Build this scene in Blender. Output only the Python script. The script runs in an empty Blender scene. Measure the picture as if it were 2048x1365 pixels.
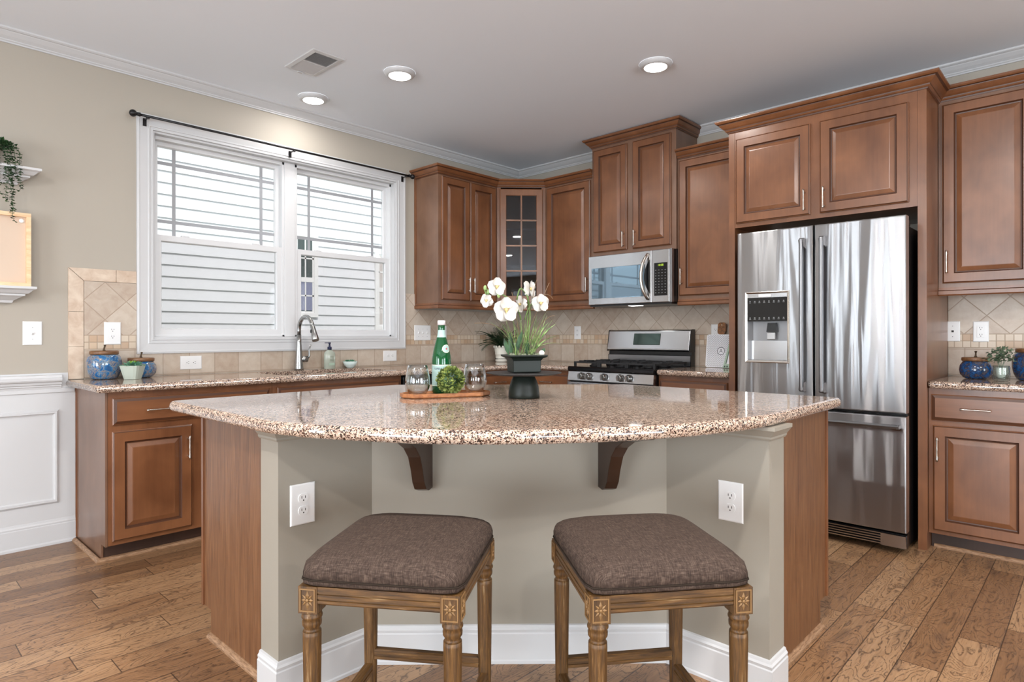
import bpy, bmesh, math, random
from mathutils import Vector, Matrix
random.seed(7)
PI = math.pi
sc = bpy.context.scene
col = sc.collection

# ------------------------------------------------------------------ camera
YAW = 0.8129
cam_d = bpy.data.cameras.new('camera')
cam_d.sensor_width = 36.0
cam_d.lens = 36.0 * 1252.5 / 2048.0
cam_d.shift_y = -11.5 / 2048.0
cam_d.clip_start = 0.02
cam_d.clip_end = 200
cam = bpy.data.objects.new('camera', cam_d)
col.objects.link(cam)
cam.location = (-4.6144, -4.2706, 1.1628)
fw = Vector((math.sin(YAW), math.cos(YAW), 0))
rt = Vector((math.cos(YAW), -math.sin(YAW), 0))
up = Vector((0, 0, 1))
ro = -0.0013
r2 = rt * math.cos(ro) + up * math.sin(ro)
u2 = up * math.cos(ro) - rt * math.sin(ro)
cam.matrix_world = Matrix(((r2.x, u2.x, -fw.x, cam.location.x), (r2.y, u2.y, -fw.y, cam.location.y), (r2.z, u2.z, -fw.z, cam.location.z), (0, 0, 0, 1)))
sc.camera = cam

# ------------------------------------------------------------------ view, world, lights
sc.view_settings.view_transform = 'Standard'
sc.view_settings.look = 'None'
sc.view_settings.gamma = 1.0
sc.view_settings.use_curve_mapping = False
sc.view_settings.exposure = 0.42
world = bpy.data.worlds.new('daylight')
sc.world = world
world.use_nodes = True
bg = world.node_tree.nodes['Background']
bg.inputs['Color'].default_value = (0.95, 0.97, 1.0, 1)
bg.inputs['Strength'].default_value = 1.1


def area(name, loc, rot, sx, sy, power, color=(1, 1, 1), shape='RECTANGLE', spread=180):
    d = bpy.data.lights.new(name, 'AREA')
    d.shape = shape
    d.size = sx
    d.size_y = sy
    d.energy = power
    d.color = color
    d.spread = math.radians(spread)
    o = bpy.data.objects.new(name, d)
    o.location = loc
    o.rotation_euler = rot
    col.objects.link(o)
    return o


# daylight entering the openings behind and to the left of the camera
area('daylight_west', (-10.25, -3.7, 1.0), (0, -math.radians(122), 0), 2.6, 2.6, 260, (0.85, 0.93, 1.0))  # panel behind an added, unseen opening that makes up lost light
area('daylight_west_b', (-9.9, -1.0, 1.2), (0, -math.radians(95), 0), 2.4, 1.1, 70, (0.85, 0.93, 1.0))
area('daylight_south_a', (-7.3, -10.25, 1.2), (math.radians(125), 0, 0), 2.4, 2.4, 190, (0.84, 0.93, 1.0))
area('daylight_south_b', (-3.4, -10.25, 1.2), (math.radians(125), 0, 0), 2.7, 2.4, 190, (0.84, 0.93, 1.0))
sun_d = bpy.data.lights.new('sun', 'SUN')
sun_d.energy = 2.5
sun_d.angle = math.radians(0.6)
sun_d.color = (1.0, 0.98, 0.95)
sun_o = bpy.data.objects.new('sun', sun_d)
sun_o.rotation_euler = Vector((0.35, 1.0, -1.0)).to_track_quat('-Z', 'Y').to_euler()
col.objects.link(sun_o)

# ------------------------------------------------------------------ material helpers


def srgb(r, g, b):
    def f(c):
        c /= 255.0
        return c / 12.92 if c <= 0.04045 else ((c + 0.055) / 1.055) ** 2.4
    return (f(r), f(g), f(b), 1.0)


class NT:
    def __init__(self, name):
        self.m = bpy.data.materials.new(name)
        self.m.use_nodes = True
        self.t = self.m.node_tree
        self.b = self.t.nodes['Principled BSDF']
        self.out = self.t.nodes['Material Output']

    def n(self, typ, **kw):
        x = self.t.nodes.new(typ)
        for k, v in kw.items():
            setattr(x, k, v)
        return x

    def put(self, sock, v):
        if v is None:
            return
        if hasattr(v, 'is_linked'):
            self.t.links.new(v, sock)
        else:
            sock.default_value = v

    def math(self, op, a, b=None, c=None):
        x = self.n('ShaderNodeMath', operation=op)
        self.put(x.inputs[0], a)
        self.put(x.inputs[1], b)
        self.put(x.inputs[2], c)
        return x.outputs[0]

    def mix(self, f, a, b, mode='MIX'):
        x = self.n('ShaderNodeMix', data_type='RGBA', blend_type=mode)
        self.put(x.inputs[0], f)
        self.put(x.inputs[6], a)
        self.put(x.inputs[7], b)
        return x.outputs[2]

    def ramp(self, f, stops, interp='LINEAR'):
        x = self.n('ShaderNodeValToRGB')
        x.color_ramp.interpolation = interp
        e = x.color_ramp.elements
        while len(e) < len(stops):
            e.new(0.5)
        for i, (p, c) in enumerate(stops):
            e[i].position = p
            e[i].color = c if len(c) == 4 else (*c, 1)
        self.put(x.inputs[0], f)
        return x.outputs[0]

    def noise(self, vec, scale, detail=2, rough=0.5, dist=0.0):
        x = self.n('ShaderNodeTexNoise')
        self.put(x.inputs['Vector'], vec)
        x.inputs['Scale'].default_value = scale
        x.inputs['Detail'].default_value = detail
        x.inputs['Roughness'].default_value = rough
        x.inputs['Distortion'].default_value = dist
        return x.outputs['Fac']

    def white(self, vec):
        x = self.n('ShaderNodeTexWhiteNoise', noise_dimensions='3D')
        self.put(x.inputs['Vector'], vec)
        return x.outputs['Value']

    def comb(self, x=0.0, y=0.0, z=0.0):
        c = self.n('ShaderNodeCombineXYZ')
        self.put(c.inputs[0], x)
        self.put(c.inputs[1], y)
        self.put(c.inputs[2], z)
        return c.outputs[0]

    def pos(self):
        g = self.n('ShaderNodeNewGeometry')
        return g.outputs['Position']

    def obj(self):
        return self.n('ShaderNodeTexCoord').outputs['Object']

    def sep(self, v):
        s = self.n('ShaderNodeSeparateXYZ')
        self.put(s.inputs[0], v)
        return s.outputs

    def scale(self, v, sx, sy, sz):
        x = self.n('ShaderNodeVectorMath', operation='MULTIPLY')
        self.put(x.inputs[0], v)
        x.inputs[1].default_value = (sx, sy, sz)
        return x.outputs[0]

    def bump(self, h, strength=0.3, dist=0.01):
        x = self.n('ShaderNodeBump')
        x.inputs['Strength'].default_value = strength
        x.inputs['Distance'].default_value = dist
        self.put(x.inputs['Height'], h)
        self.t.links.new(x.outputs[0], self.b.inputs['Normal'])

    def set(self, **kw):
        names = dict(color='Base Color', rough='Roughness', metal='Metallic', spec='Specular IOR Level', coat='Coat Weight', coatr='Coat Roughness', trans='Transmission Weight', ior='IOR', emit='Emission Color', estr='Emission Strength', alpha='Alpha', sss='Subsurface Weight', aniso='Anisotropic', sheen='Sheen Weight')
        for k, v in kw.items():
            self.put(self.b.inputs[names[k]], v)
        return self


def flat(name, rgb, rough=0.5, metal=0.0, **kw):
    t = NT(name)
    t.set(color=srgb(*rgb), rough=rough, metal=metal, **kw)
    return t.m


M = {}
M['wall'] = flat('wall_paint', (173, 165, 153), 0.7)
M['island_shaded_paint'] = flat('wall_paint_shaded', (150, 143, 131), 0.6)  # same paint as the walls, darkened for the shade below the island top
M['column_shaded_paint'] = M['island_shaded_paint']
M['trim'] = flat('white_trim_paint', (200, 200, 201), 0.35)
M['ceiling'] = flat('ceiling_paint', (234, 240, 248), 0.8)
M['white_plastic'] = flat('white_plastic', (228, 228, 228), 0.3)
M['grey_plastic'] = flat('grey_plastic', (120, 120, 120), 0.4)
M['black'] = flat('black_plastic', (14, 14, 15), 0.3)
M['black_gap'] = flat('dark_gap', (16, 13, 12), 0.8)
M['iron'] = flat('cast_iron', (28, 28, 30), 0.5)
M['black_enamel'] = flat('black_enamel', (16, 16, 18), 0.12)
M['chrome'] = flat('polished_chrome', (225, 222, 215), 0.12, 1.0)
M['nickel'] = flat('brushed_nickel', (206, 198, 188), 0.28, 1.0)
M['faucet'] = flat('stainless_faucet', (168, 168, 166), 0.25, 1.0)
M['rod'] = flat('black_rod', (25, 23, 24), 0.35, 0.3)
M['slot'] = flat('outlet_slot', (40, 38, 36), 0.6)
M['black_matte'] = flat('matte_black_ceramic', (24, 30, 25), 0.42, spec=0.35)
M['black_plate'] = flat('matte_black_wood', (44, 42, 41), 0.5)
M['soil'] = flat('soil', (62, 52, 44), 0.9)
M['moss'] = flat('grey_moss', (120, 125, 105), 0.9)
M['white_ceramic'] = flat('white_ceramic', (226, 222, 210), 0.3)
M['sage_pot'] = flat('sage_cement', (176, 184, 172), 0.7)
M['bowl_glass'] = flat('frosted_bowl', (205, 218, 214), 0.25)
M['stem_green'] = flat('stem_green', (96, 122, 62), 0.5)
M['twig'] = flat('twig_brown', (120, 95, 70), 0.7)
M['lid_stem'] = flat('bronze_twig', (70, 55, 40), 0.4, 0.7)
M['frame_vinyl'] = flat('window_vinyl', (214, 214, 215), 0.35)  # plain vinyl colour, no emission
M['muntin'] = flat('grille_shaded_vinyl', (158, 160, 164), 0.4)  # window vinyl made darker in colour for the unlit room side
M['trim_out'] = flat('exterior_white_trim', (240, 240, 240), 0.5)
M['roofing'] = flat('grey_shingles', (110, 122, 135), 0.9)
M['grass_out'] = flat('lawn', (90, 110, 60), 0.9)
M['pale_pane'] = flat('pane_painted_reflection', (206, 200, 196), 0.3)  # beige put into the pane colour for brick reflected in it
M['blind'] = flat('lilac_window_shade', (140, 144, 170), 0.6)
M['dark_glass'] = flat('dark_window_glass', (70, 84, 84), 0.08)
M['mauve'] = flat('mauve_print', (196, 176, 168), 0.7)
M['cream'] = flat('cream_relief', (226, 208, 176), 0.7)
M['linen_mat'] = flat('linen_mat', (214, 192, 172), 0.85)
M['towel_blue'] = flat('towel_blue', (100, 160, 160), 0.9)
M['label'] = flat('bottle_label', (168, 196, 190), 0.5)
M['label_line'] = flat('label_cream', (226, 226, 205), 0.5)
M['label_ink'] = flat('label_ink', (30, 40, 80), 0.5)
M['label_red'] = flat('label_red', (180, 70, 80), 0.5)
M['cap'] = flat('bottle_cap', (228, 218, 220), 0.4)
M['navy_pump'] = flat('navy_pump', (32, 38, 66), 0.3)
M['dot_ink'] = flat('grey_ink', (74, 76, 88), 0.5)
M['sage_card'] = flat('sage_card', (168, 188, 168), 0.6)
M['card_white'] = flat('card_white', (232, 232, 236), 0.5)
M['green_dark'] = flat('dark_green_line', (44, 66, 56), 0.5)
M['led'] = flat('green_led', (0, 0, 0), 0.3)
_t = NT('green_display')
_t.set(color=(0, 0, 0, 1), emit=srgb(190, 225, 60), estr=1.2)
M['led'] = _t.m
_t = NT('lamp_lens')
_t.set(color=(1, 1, 1, 1), emit=(1.0, 0.98, 0.95, 1), estr=6.0)
M['lens'] = _t.m


def wood_cab(name, lo, hi, rough=0.32, along='z', gs=1.0):
    t = NT(name)
    p = t.pos()
    if along == 'z':
        g = t.scale(p, 34 * gs, 34 * gs, 1.6)
        b = t.scale(p, 3.0, 3.0, 2.2)
    else:
        g = t.scale(p, 3 * gs, 3 * gs, 40 * gs)
        b = t.scale(p, 1.5, 1.5, 5.0)
    f1 = t.noise(g, 1.6, 4, 0.6, 0.6)
    f2 = t.noise(b, 1.8, 3, 0.5, 0.3)
    f = t.math('ADD', t.math('MULTIPLY', f1, 0.22), t.math('MULTIPLY', f2, 0.78))
    c = t.ramp(f, [(0.30, srgb(*lo)), (0.70, srgb(*hi))])
    t.set(color=c, rough=rough, coat=0.35, coatr=0.22)
    return t.m


M['cab'] = wood_cab('cherry_stained_maple', (98, 59, 35), (136, 88, 56))
M['cab_h'] = wood_cab('cherry_stained_maple_horizontal', (98, 59, 35), (136, 88, 56), along='x')
M['cab_side'] = wood_cab('cabinet_side_laminate', (102, 72, 54), (130, 96, 75), 0.35, gs=2.2)
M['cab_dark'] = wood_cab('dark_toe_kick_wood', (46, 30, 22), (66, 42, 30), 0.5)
M['corbel'] = wood_cab('dark_bracket_wood', (38, 22, 13), (56, 32, 20), 0.3)
M['glaze_line'] = flat('dark_brown_glaze', (78, 46, 28), 0.4)
M['cab_in'] = flat('cabinet_interior', (70, 60, 58), 0.6)


def panel_wood():
    t = NT('island_end_panel_wood')
    p = t.pos()
    g = t.scale(p, 22, 22, 1.3)
    f = t.noise(g, 2.5, 5, 0.62, 1.4)
    q = t.noise(t.scale(p, 60, 60, 3.0), 3.0, 3, 0.6, 0.2)
    f = t.math('ADD', t.math('MULTIPLY', f, 0.7), t.math('MULTIPLY', q, 0.3))
    c = t.ramp(f, [(0.34, srgb(88, 56, 34)), (0.5, srgb(112, 74, 46)), (0.66, srgb(132, 92, 60))])
    t.set(color=c, rough=0.4, coat=0.2, coatr=0.3)
    return t.m


M['panel'] = panel_wood()


def shoe_wood():
    t = NT('oak_shoe_moulding')
    p = t.pos()
    f = t.noise(t.scale(p, 14, 14, 160), 2.0, 3, 0.6, 0.3)
    t.set(color=t.ramp(f, [(0.35, srgb(120, 88, 62)), (0.65, srgb(172, 136, 104))]), rough=0.45)
    return t.m


M['shoe'] = shoe_wood()


def granite():
    t = NT('speckled_granite')
    p = t.pos()
    v = t.n('ShaderNodeTexVoronoi', feature='F1')
    t.put(v.inputs['Vector'], t.mix(0.012, p, t.n('ShaderNodeTexNoise').outputs['Color'], 'ADD') if False else p)
    v.inputs['Scale'].default_value = 210
    v.inputs['Randomness'].default_value = 1.0
    w = t.n('ShaderNodeTexVoronoi', feature='F1')
    t.put(w.inputs['Vector'], p)
    w.inputs['Scale'].default_value = 380
    a = t.sep(v.outputs['Color'])
    b = t.sep(w.outputs['Color'])
    clump = t.noise(p, 42, 3, 0.6, 0.0)
    f = t.math('ADD', t.math('MULTIPLY', a[0], 0.72), t.math('MULTIPLY', clump, 0.42))
    base = t.ramp(f, [(0.0, srgb(48, 40, 38)), (0.25, srgb(98, 76, 68)), (0.33, srgb(142, 118, 106)), (0.40, srgb(182, 156, 138)), (0.60, srgb(204, 180, 160)), (0.80, srgb(216, 196, 178)), (0.92, srgb(186, 176, 168))], 'CONSTANT')
    fine = t.ramp(b[0], [(0.0, srgb(40, 34, 34)), (0.13, srgb(128, 100, 86)), (0.24, (1, 1, 1, 1))], 'CONSTANT')
    c = t.mix(1.0, base, fine, 'MULTIPLY')
    t.set(color=c, rough=0.05, spec=0.6, ior=1.72)
    return t.m


M['granite'] = granite()


def floor_mat():
    t = NT('hickory_plank_floor')
    p = t.pos()
    s = t.sep(p)
    W = 0.1285
    L = 0.95
    r = t.math('DIVIDE', t.math('ADD', s[1], 3.604), W)
    row = t.math('FLOOR', r)
    fy = t.math('FRACT', r)
    off = t.white(t.comb(row, 3.3, 0.0))
    q = t.math('ADD', t.math('DIVIDE', s[0], L), t.math('MULTIPLY', off, 7.0))
    cid = t.math('FLOOR', q)
    fx = t.math('FRACT', q)
    rnd = t.white(t.comb(row, cid, 1.7))
    rnd2 = t.white(t.comb(row, cid, 9.1))
    # per-plank shifted coordinates
    sh = t.math('MULTIPLY', rnd, 37.0)
    pv = t.comb(t.math('ADD', s[0], sh), t.math('ADD', s[1], t.math('MULTIPLY', rnd2, 19.0)), 0.0)
    grain = t.noise(t.scale(pv, 2.2, 34, 1), 2.2, 5, 0.62, 0.7)
    blotch = t.noise(t.scale(pv, 2.0, 9, 1), 1.6, 3, 0.55, 0.4)
    fig = t.n('ShaderNodeTexNoise')
    t.put(fig.inputs['Vector'], t.scale(pv, 3.2, 10.5, 1))
    fig.inputs['Scale'].default_value = 1.0
    fig.inputs['Detail'].default_value = 2.5
    fig.inputs['Distortion'].default_value = 0.7
    rings = t.math('SINE', t.math('MULTIPLY', fig.outputs['Fac'], 105.0))
    rings = t.math('POWER', t.math('MAXIMUM', rings, 0.0), 3.0)
    brk = t.ramp(t.noise(t.scale(pv, 30, 70, 1), 2.0, 3, 0.6, 0.5), [(0.38, (0, 0, 0, 1)), (0.50, (1, 1, 1, 1))])
    rings = t.math('MULTIPLY', rings, brk)
    base = t.ramp(t.math('ADD', t.math('MULTIPLY', grain, 0.5), t.math('MULTIPLY', rnd, 0.42)),
                  [(0.18, srgb(114, 82, 56)), (0.45, srgb(150, 113, 80)), (0.72, srgb(178, 142, 106))])
    c = t.mix(t.math('MULTIPLY', t.ramp(blotch, [(0.56, (0, 0, 0, 1)), (0.74, (1, 1, 1, 1))]), 0.75), base, srgb(92, 70, 56))
    c = t.mix(t.math('MULTIPLY', rings, 0.75), c, srgb(72, 52, 40))
    streak = t.ramp(t.noise(t.scale(pv, 4, 60, 1), 2.0, 4, 0.7, 1.2), [(0.58, (0, 0, 0, 1)), (0.68, (1, 1, 1, 1))])
    c = t.mix(t.math('MULTIPLY', streak, 0.7), c, srgb(70, 50, 38))
    v = t.n('ShaderNodeTexVoronoi', feature='F1')
    t.put(v.inputs['Vector'], t.scale(pv, 6, 14, 1))
    v.inputs['Scale'].default_value = 1.0
    knot = t.ramp(v.outputs['Distance'], [(0.045, (1, 1, 1, 1)), (0.085, (0, 0, 0, 1))])
    c = t.mix(t.math('MULTIPLY', knot, 0.85), c, srgb(38, 26, 22))
    ey = t.math('MINIMUM', fy, t.math('SUBTRACT', 1.0, fy))
    ex = t.math('MULTIPLY', t.math('MINIMUM', fx, t.math('SUBTRACT', 1.0, fx)), L / W)
    edge = t.math('MINIMUM', ey, ex)
    gap = t.ramp(edge, [(0.008, (1, 1, 1, 1)), (0.02, (0, 0, 0, 1))])
    c = t.mix(t.math('MULTIPLY', gap, 0.8), c, srgb(46, 30, 22))
    t.set(color=c, rough=t.math('ADD', 0.24, t.math('MULTIPLY', grain, 0.16)), spec=0.45)
    h = t.math('SUBTRACT', t.math('MULTIPLY', grain, 0.2), gap)
    t.bump(h, 0.25, 0.003)
    return t.m


M['floor'] = floor_mat()


def tile_mat(name, s0, z0):
    t = NT(name)
    p = t.pos()
    s_ = t.sep(p)
    s = t.math('SUBTRACT', s_[0], s_[1])
    z = s_[2]
    ds = t.math('SUBTRACT', s, s0)
    dz = t.math('SUBTRACT', z, z0)
    a = t.math('DIVIDE', t.math('ADD', ds, dz), 0.22)
    b = t.math('DIVIDE', t.math('SUBTRACT', ds, dz), 0.22)
    # lower straight tiles
    a2 = t.math('DIVIDE', ds, 0.1555)
    b2 = t.math('DIVIDE', t.math('SUBTRACT', z, 0.921), 0.155)
    # mosaic
    a3 = t.math('DIVIDE', ds, 0.0405)
    b3 = t.math('DIVIDE', t.math('SUBTRACT', z, 1.085), 0.0405)
    low = t.math('LESS_THAN', z, 1.085)
    hi = t.math('GREATER_THAN', z, 1.166)
    mid = t.math('SUBTRACT', 1.0, t.math('ADD', low, hi))

    def sel(x, y, w):
        return t.math('ADD', t.math('ADD', t.math('MULTIPLY', hi, x), t.math('MULTIPLY', low, y)), t.math('MULTIPLY', mid, w))
    A = sel(a, a2, a3)
    B = sel(b, b2, b3)
    sz = sel(0.1555, 0.1555, 0.0405)
    fa, fb = t.math('FRACT', A), t.math('FRACT', B)
    ea = t.math('MINIMUM', fa, t.math('SUBTRACT', 1.0, fa))
    eb = t.math('MINIMUM', fb, t.math('SUBTRACT', 1.0, fb))
    e = t.math('MULTIPLY', t.math('MINIMUM', ea, eb), sz)
    e = t.math('MINIMUM', e, t.math('ABSOLUTE', t.math('SUBTRACT', z, 1.166)))
    e = t.math('MINIMUM', e, t.math('ABSOLUTE', t.math('SUBTRACT', z, 1.085)))
    grout = t.ramp(e, [(0.0011, (1, 1, 1, 1)), (0.0020, (0, 0, 0, 1))])
    rnd = t.white(t.comb(t.math('FLOOR', A), t.math('FLOOR', B), t.math('ADD', low, t.math('MULTIPLY', mid, 2.0))))
    n1 = t.noise(p, 16, 4, 0.6, 0.5)
    f = t.math('ADD', t.math('MULTIPLY', n1, 0.65), t.math('MULTIPLY', rnd, 0.28))
    c = t.ramp(f, [(0.25, srgb(174, 154, 136)), (0.5, srgb(190, 175, 159)), (0.75, srgb(204, 192, 178))])
    mc = t.ramp(rnd, [(0.0, srgb(186, 154, 122)), (0.2, srgb(204, 186, 164)), (0.5, srgb(210, 194, 174)), (0.72, srgb(196, 168, 138)), (0.88, srgb(182, 150, 120))], 'CONSTANT')
    c = t.mix(t.math('MULTIPLY', mid, 0.75), c, mc)
    c = t.mix(grout, c, srgb(156, 136, 116))
    t.set(color=c, rough=0.35)
    t.bump(t.math('SUBTRACT', 1.0, grout), 0.3, 0.002)
    return t.m


M['tile_w'] = tile_mat('backsplash_tile_window_wall', -3.577, 1.257)
M['tile_s'] = tile_mat('backsplash_tile_range_wall', 1.007, 1.166)
_t = NT('border_tile')
_f = _t.noise(_t.pos(), 14, 4, 0.6, 0.5)
_t.set(color=_t.ramp(_f, [(0.3, srgb(186, 160, 138)), (0.7, srgb(214, 196, 176))]), rough=0.35)
M['tile_b'] = _t.m


def steel(name, wav=0.0, rough=0.2, rgb=(190, 190, 191), zs=0.9, ys=5.5):
    t = NT(name)
    p = t.pos()
    t.set(color=srgb(*rgb), metal=1.0, rough=rough)
    if wav:
        t.set(aniso=1.0)
        t.put(t.b.inputs['Tangent'], t.comb(0.0, 0.0, 1.0))
        a = t.noise(t.scale(p, 1, ys, zs), 1.0, 1.5, 0.45, 0.6)
        b = t.noise(t.scale(p, 1, ys * 3, zs * 2.4), 1.0, 2, 0.5, 0.4)
        h = t.math('ADD', a, t.math('MULTIPLY', b, 0.12))
        t.bump(h, 1.0, wav)
    return t.m


M['steel_fridge'] = steel('stainless_fridge_door', 0.022, 0.30, (186, 187, 189), 0.35, 5.0)
M['steel'] = steel('stainless_panel', 0.0, 0.22, (196, 196, 198))
M['cavity'] = flat('grey_dispenser_cavity', (150, 150, 152), 0.35, 0.4)
M['steel_dark'] = steel('stainless_recess', 0.0, 0.3, (150, 150, 152))
M['steel_handle'] = steel('stainless_handle', 0.0, 0.34, (140, 140, 142))
M['steel_sink'] = steel('stainless_sink', 0.0, 0.3, (150, 152, 155))


def thin_glass(name, tint=(0.96, 0.98, 0.98), refl=1.0, pw=5.0):
    t = NT(name)
    tr = t.n('ShaderNodeBsdfTransparent')
    tr.inputs[0].default_value = (*tint, 1)
    gl = t.n('ShaderNodeBsdfGlossy')
    gl.inputs['Roughness'].default_value = 0.01
    fr = t.n('ShaderNodeLayerWeight')
    fres = t.math('ADD', t.math('MULTIPLY', t.math('POWER', fr.outputs['Facing'], pw), 0.9), 0.04)
    mx = t.n('ShaderNodeMixShader')
    t.t.links.new(t.math('MULTIPLY', fres, refl), mx.inputs[0])
    t.t.links.new(tr.outputs[0], mx.inputs[1])
    t.t.links.new(gl.outputs[0], mx.inputs[2])
    t.t.links.new(mx.outputs[0], t.out.inputs[0])
    return t.m


M['pane'] = thin_glass('window_pane_glass')
M['screen'] = thin_glass('insect_screen_mesh', (0.80, 0.78, 0.78), 0.15)
M['cab_glass'] = thin_glass('cabinet_door_glass', (0.62, 0.64, 0.68), 1.6)


def real_glass(name, rgb=(255, 255, 255), rough=0.0):
    t = NT(name)
    t.set(color=srgb(*rgb), trans=1.0, rough=rough, ior=1.46)
    return t.m


M['glass'] = thin_glass('clear_tumbler_glass', (0.965, 0.98, 0.98), 2.2, 2.6)
M['jar_glass'] = thin_glass('clear_jar_glass', (0.85, 0.9, 0.9), 1.6)
_t = NT('green_bottle_glass')
_t.set(color=srgb(12, 92, 48), rough=0.03, trans=0.35, ior=1.5, spec=0.7)
M['green_glass'] = _t.m
_t = NT('micro_door_glass')
_t.set(color=srgb(128, 150, 165), rough=0.03, metal=0.85, spec=1.0)
M['micro_glass'] = _t.m
M['range_glass'] = flat('display_glass_green_reflection', (70, 84, 78), 0.06, 0.6)  # green in the colour stands for trees reflected in the glass
_t = NT('soap_liquid')
_t.set(color=srgb(214, 222, 208), rough=0.08, trans=0.5)
M['soap'] = _t.m


def glaze(name, base, seed, dark=False):
    t = NT(name)
    p = t.obj()
    v = t.n('ShaderNodeTexVoronoi', feature='SMOOTH_F1')
    t.put(v.inputs['Vector'], p)
    v.inputs['Scale'].default_value = 30 + seed
    n = t.noise(p, 26 + seed, 3, 0.6, 1.6)
    f = t.math('ADD', t.math('MULTIPLY', n, 0.8), t.math('MULTIPLY', v.outputs['Distance'], 0.3))
    if dark:
        c = t.ramp(f, [(0.30, srgb(16, 40, 84)), (0.44, srgb(30, 86, 142)), (0.54, srgb(18, 44, 80)), (0.62, srgb(86, 78, 74)), (0.7, srgb(22, 60, 110))])
    else:
        c = t.ramp(f, [(0.34, srgb(22, 76, 128)), (0.46, srgb(36, 104, 156)), (0.50, srgb(130, 140, 140)), (0.54, srgb(40, 84, 124)), (0.60, srgb(150, 136, 122)), (0.66, srgb(30, 80, 130)), (0.74, srgb(120, 130, 130))])
    t.set(color=c, rough=0.12, coat=0.6, coatr=0.05)
    return t.m


M['glaze1'] = glaze('blue_floral_glaze', None, 0)
M['glaze2'] = glaze('dark_blue_glaze', None, 3, True)


def fabric():
    t = NT('taupe_linen_fabric')
    p = t.obj()
    a = t.noise(t.scale(p, 60, 900, 60), 1.0, 2, 0.6)
    b = t.noise(t.scale(p, 900, 60, 60), 1.0, 2, 0.6)
    f = t.math('ADD', t.math('MULTIPLY', a, 0.5), t.math('MULTIPLY', b, 0.5))
    c = t.ramp(f, [(0.36, srgb(46, 37, 32)), (0.5, srgb(66, 53, 46)), (0.66, srgb(96, 81, 71))])
    t.set(color=c, rough=0.95, spec=0.2)
    t.bump(f, 0.35, 0.002)
    return t.m


M['fabric'] = fabric()
M['welt'] = flat('dark_welt', (46, 38, 32), 0.95, spec=0.1)


def stoolwood(name, k_):
    t = NT(name)
    p = t.obj()
    f = t.noise(t.scale(p, *k_), 1.4, 4, 0.65, 0.5)
    f2 = t.noise(t.scale(p, k_[0] * 2.6, k_[1] * 2.6, k_[2] * 2.6), 1.4, 3, 0.65, 0.5)
    c = t.ramp(t.math('ADD', t.math('MULTIPLY', f, 0.6), t.math('MULTIPLY', f2, 0.4)), [(0.34, srgb(46, 30, 14)), (0.46, srgb(80, 54, 25)), (0.58, srgb(104, 72, 34)), (0.68, srgb(146, 122, 90))])
    t.set(color=c, rough=0.5)
    return t.m


M['stoolwood'] = stoolwood('limed_oak_leg', (70, 70, 5))
M['stoolwood_x'] = stoolwood('limed_oak_rail_long', (5, 70, 70))
M['stoolwood_y'] = stoolwood('limed_oak_rail_deep', (70, 5, 70))
M['rosette'] = flat('carved_oak', (128, 96, 58), 0.55)
M['lime'] = flat('limed_groove', (168, 148, 116), 0.7)


def simplewood(name, lo, hi, sc_=(6, 40, 40)):
    t = NT(name)
    f = t.noise(t.scale(t.obj(), *sc_), 1.5, 4, 0.6, 0.5)
    t.set(color=t.ramp(f, [(0.3, srgb(*lo)), (0.7, srgb(*hi))]), rough=0.4)
    return t.m


M['acacia'] = simplewood('acacia_tray_wood', (128, 72, 34), (186, 122, 70))
M['lidwood'] = simplewood('mango_wood_lid', (92, 62, 40), (136, 96, 62))
M['framewood'] = simplewood('pale_maple_frame', (226, 180, 132), (244, 212, 172))
M['boardwood'] = simplewood('dark_handle_wood', (84, 50, 22), (150, 96, 46))


def leafmat(name, lo, hi, rough=0.5):
    t = NT(name)
    f = t.noise(t.obj(), 40, 2, 0.5)
    t.set(color=t.ramp(f, [(0.35, srgb(*lo)), (0.65, srgb(*hi))]), rough=rough)
    return t.m


M['leaf_dark'] = leafmat('dark_trailing_leaf', (28, 52, 30), (62, 96, 54))
M['leaf_box'] = leafmat('boxwood_leaf', (68, 86, 36), (152, 164, 88))
M['leaf_fern'] = leafmat('fern_leaf', (20, 44, 26), (48, 84, 46))
M['leaf_grass'] = leafmat('grass_blade', (84, 118, 62), (164, 188, 122))
M['leaf_succ'] = leafmat('succulent_leaf', (62, 120, 96), (140, 190, 160))
M['leaf_lime'] = leafmat('succulent_heart', (120, 170, 60), (160, 200, 90))
M['leaf_sage'] = leafmat('dusty_leaf', (58, 78, 58), (118, 138, 110))
M['petal'] = leafmat('white_petal', (186, 181, 173), (206, 203, 198), 0.6)
M['petal_heart'] = flat('yellow_heart', (214, 190, 130), 0.6)


def siding():
    t = NT('white_lap_siding')
    f = t.noise(t.scale(t.pos(), 4, 4, 60), 2.0, 3, 0.5)
    t.set(color=t.ramp(f, [(0.3, srgb(226, 228, 232)), (0.7, srgb(234, 236, 240))]), rough=0.7)
    return t.m


M['siding'] = siding()

# ------------------------------------------------------------------ mesh helpers


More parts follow.
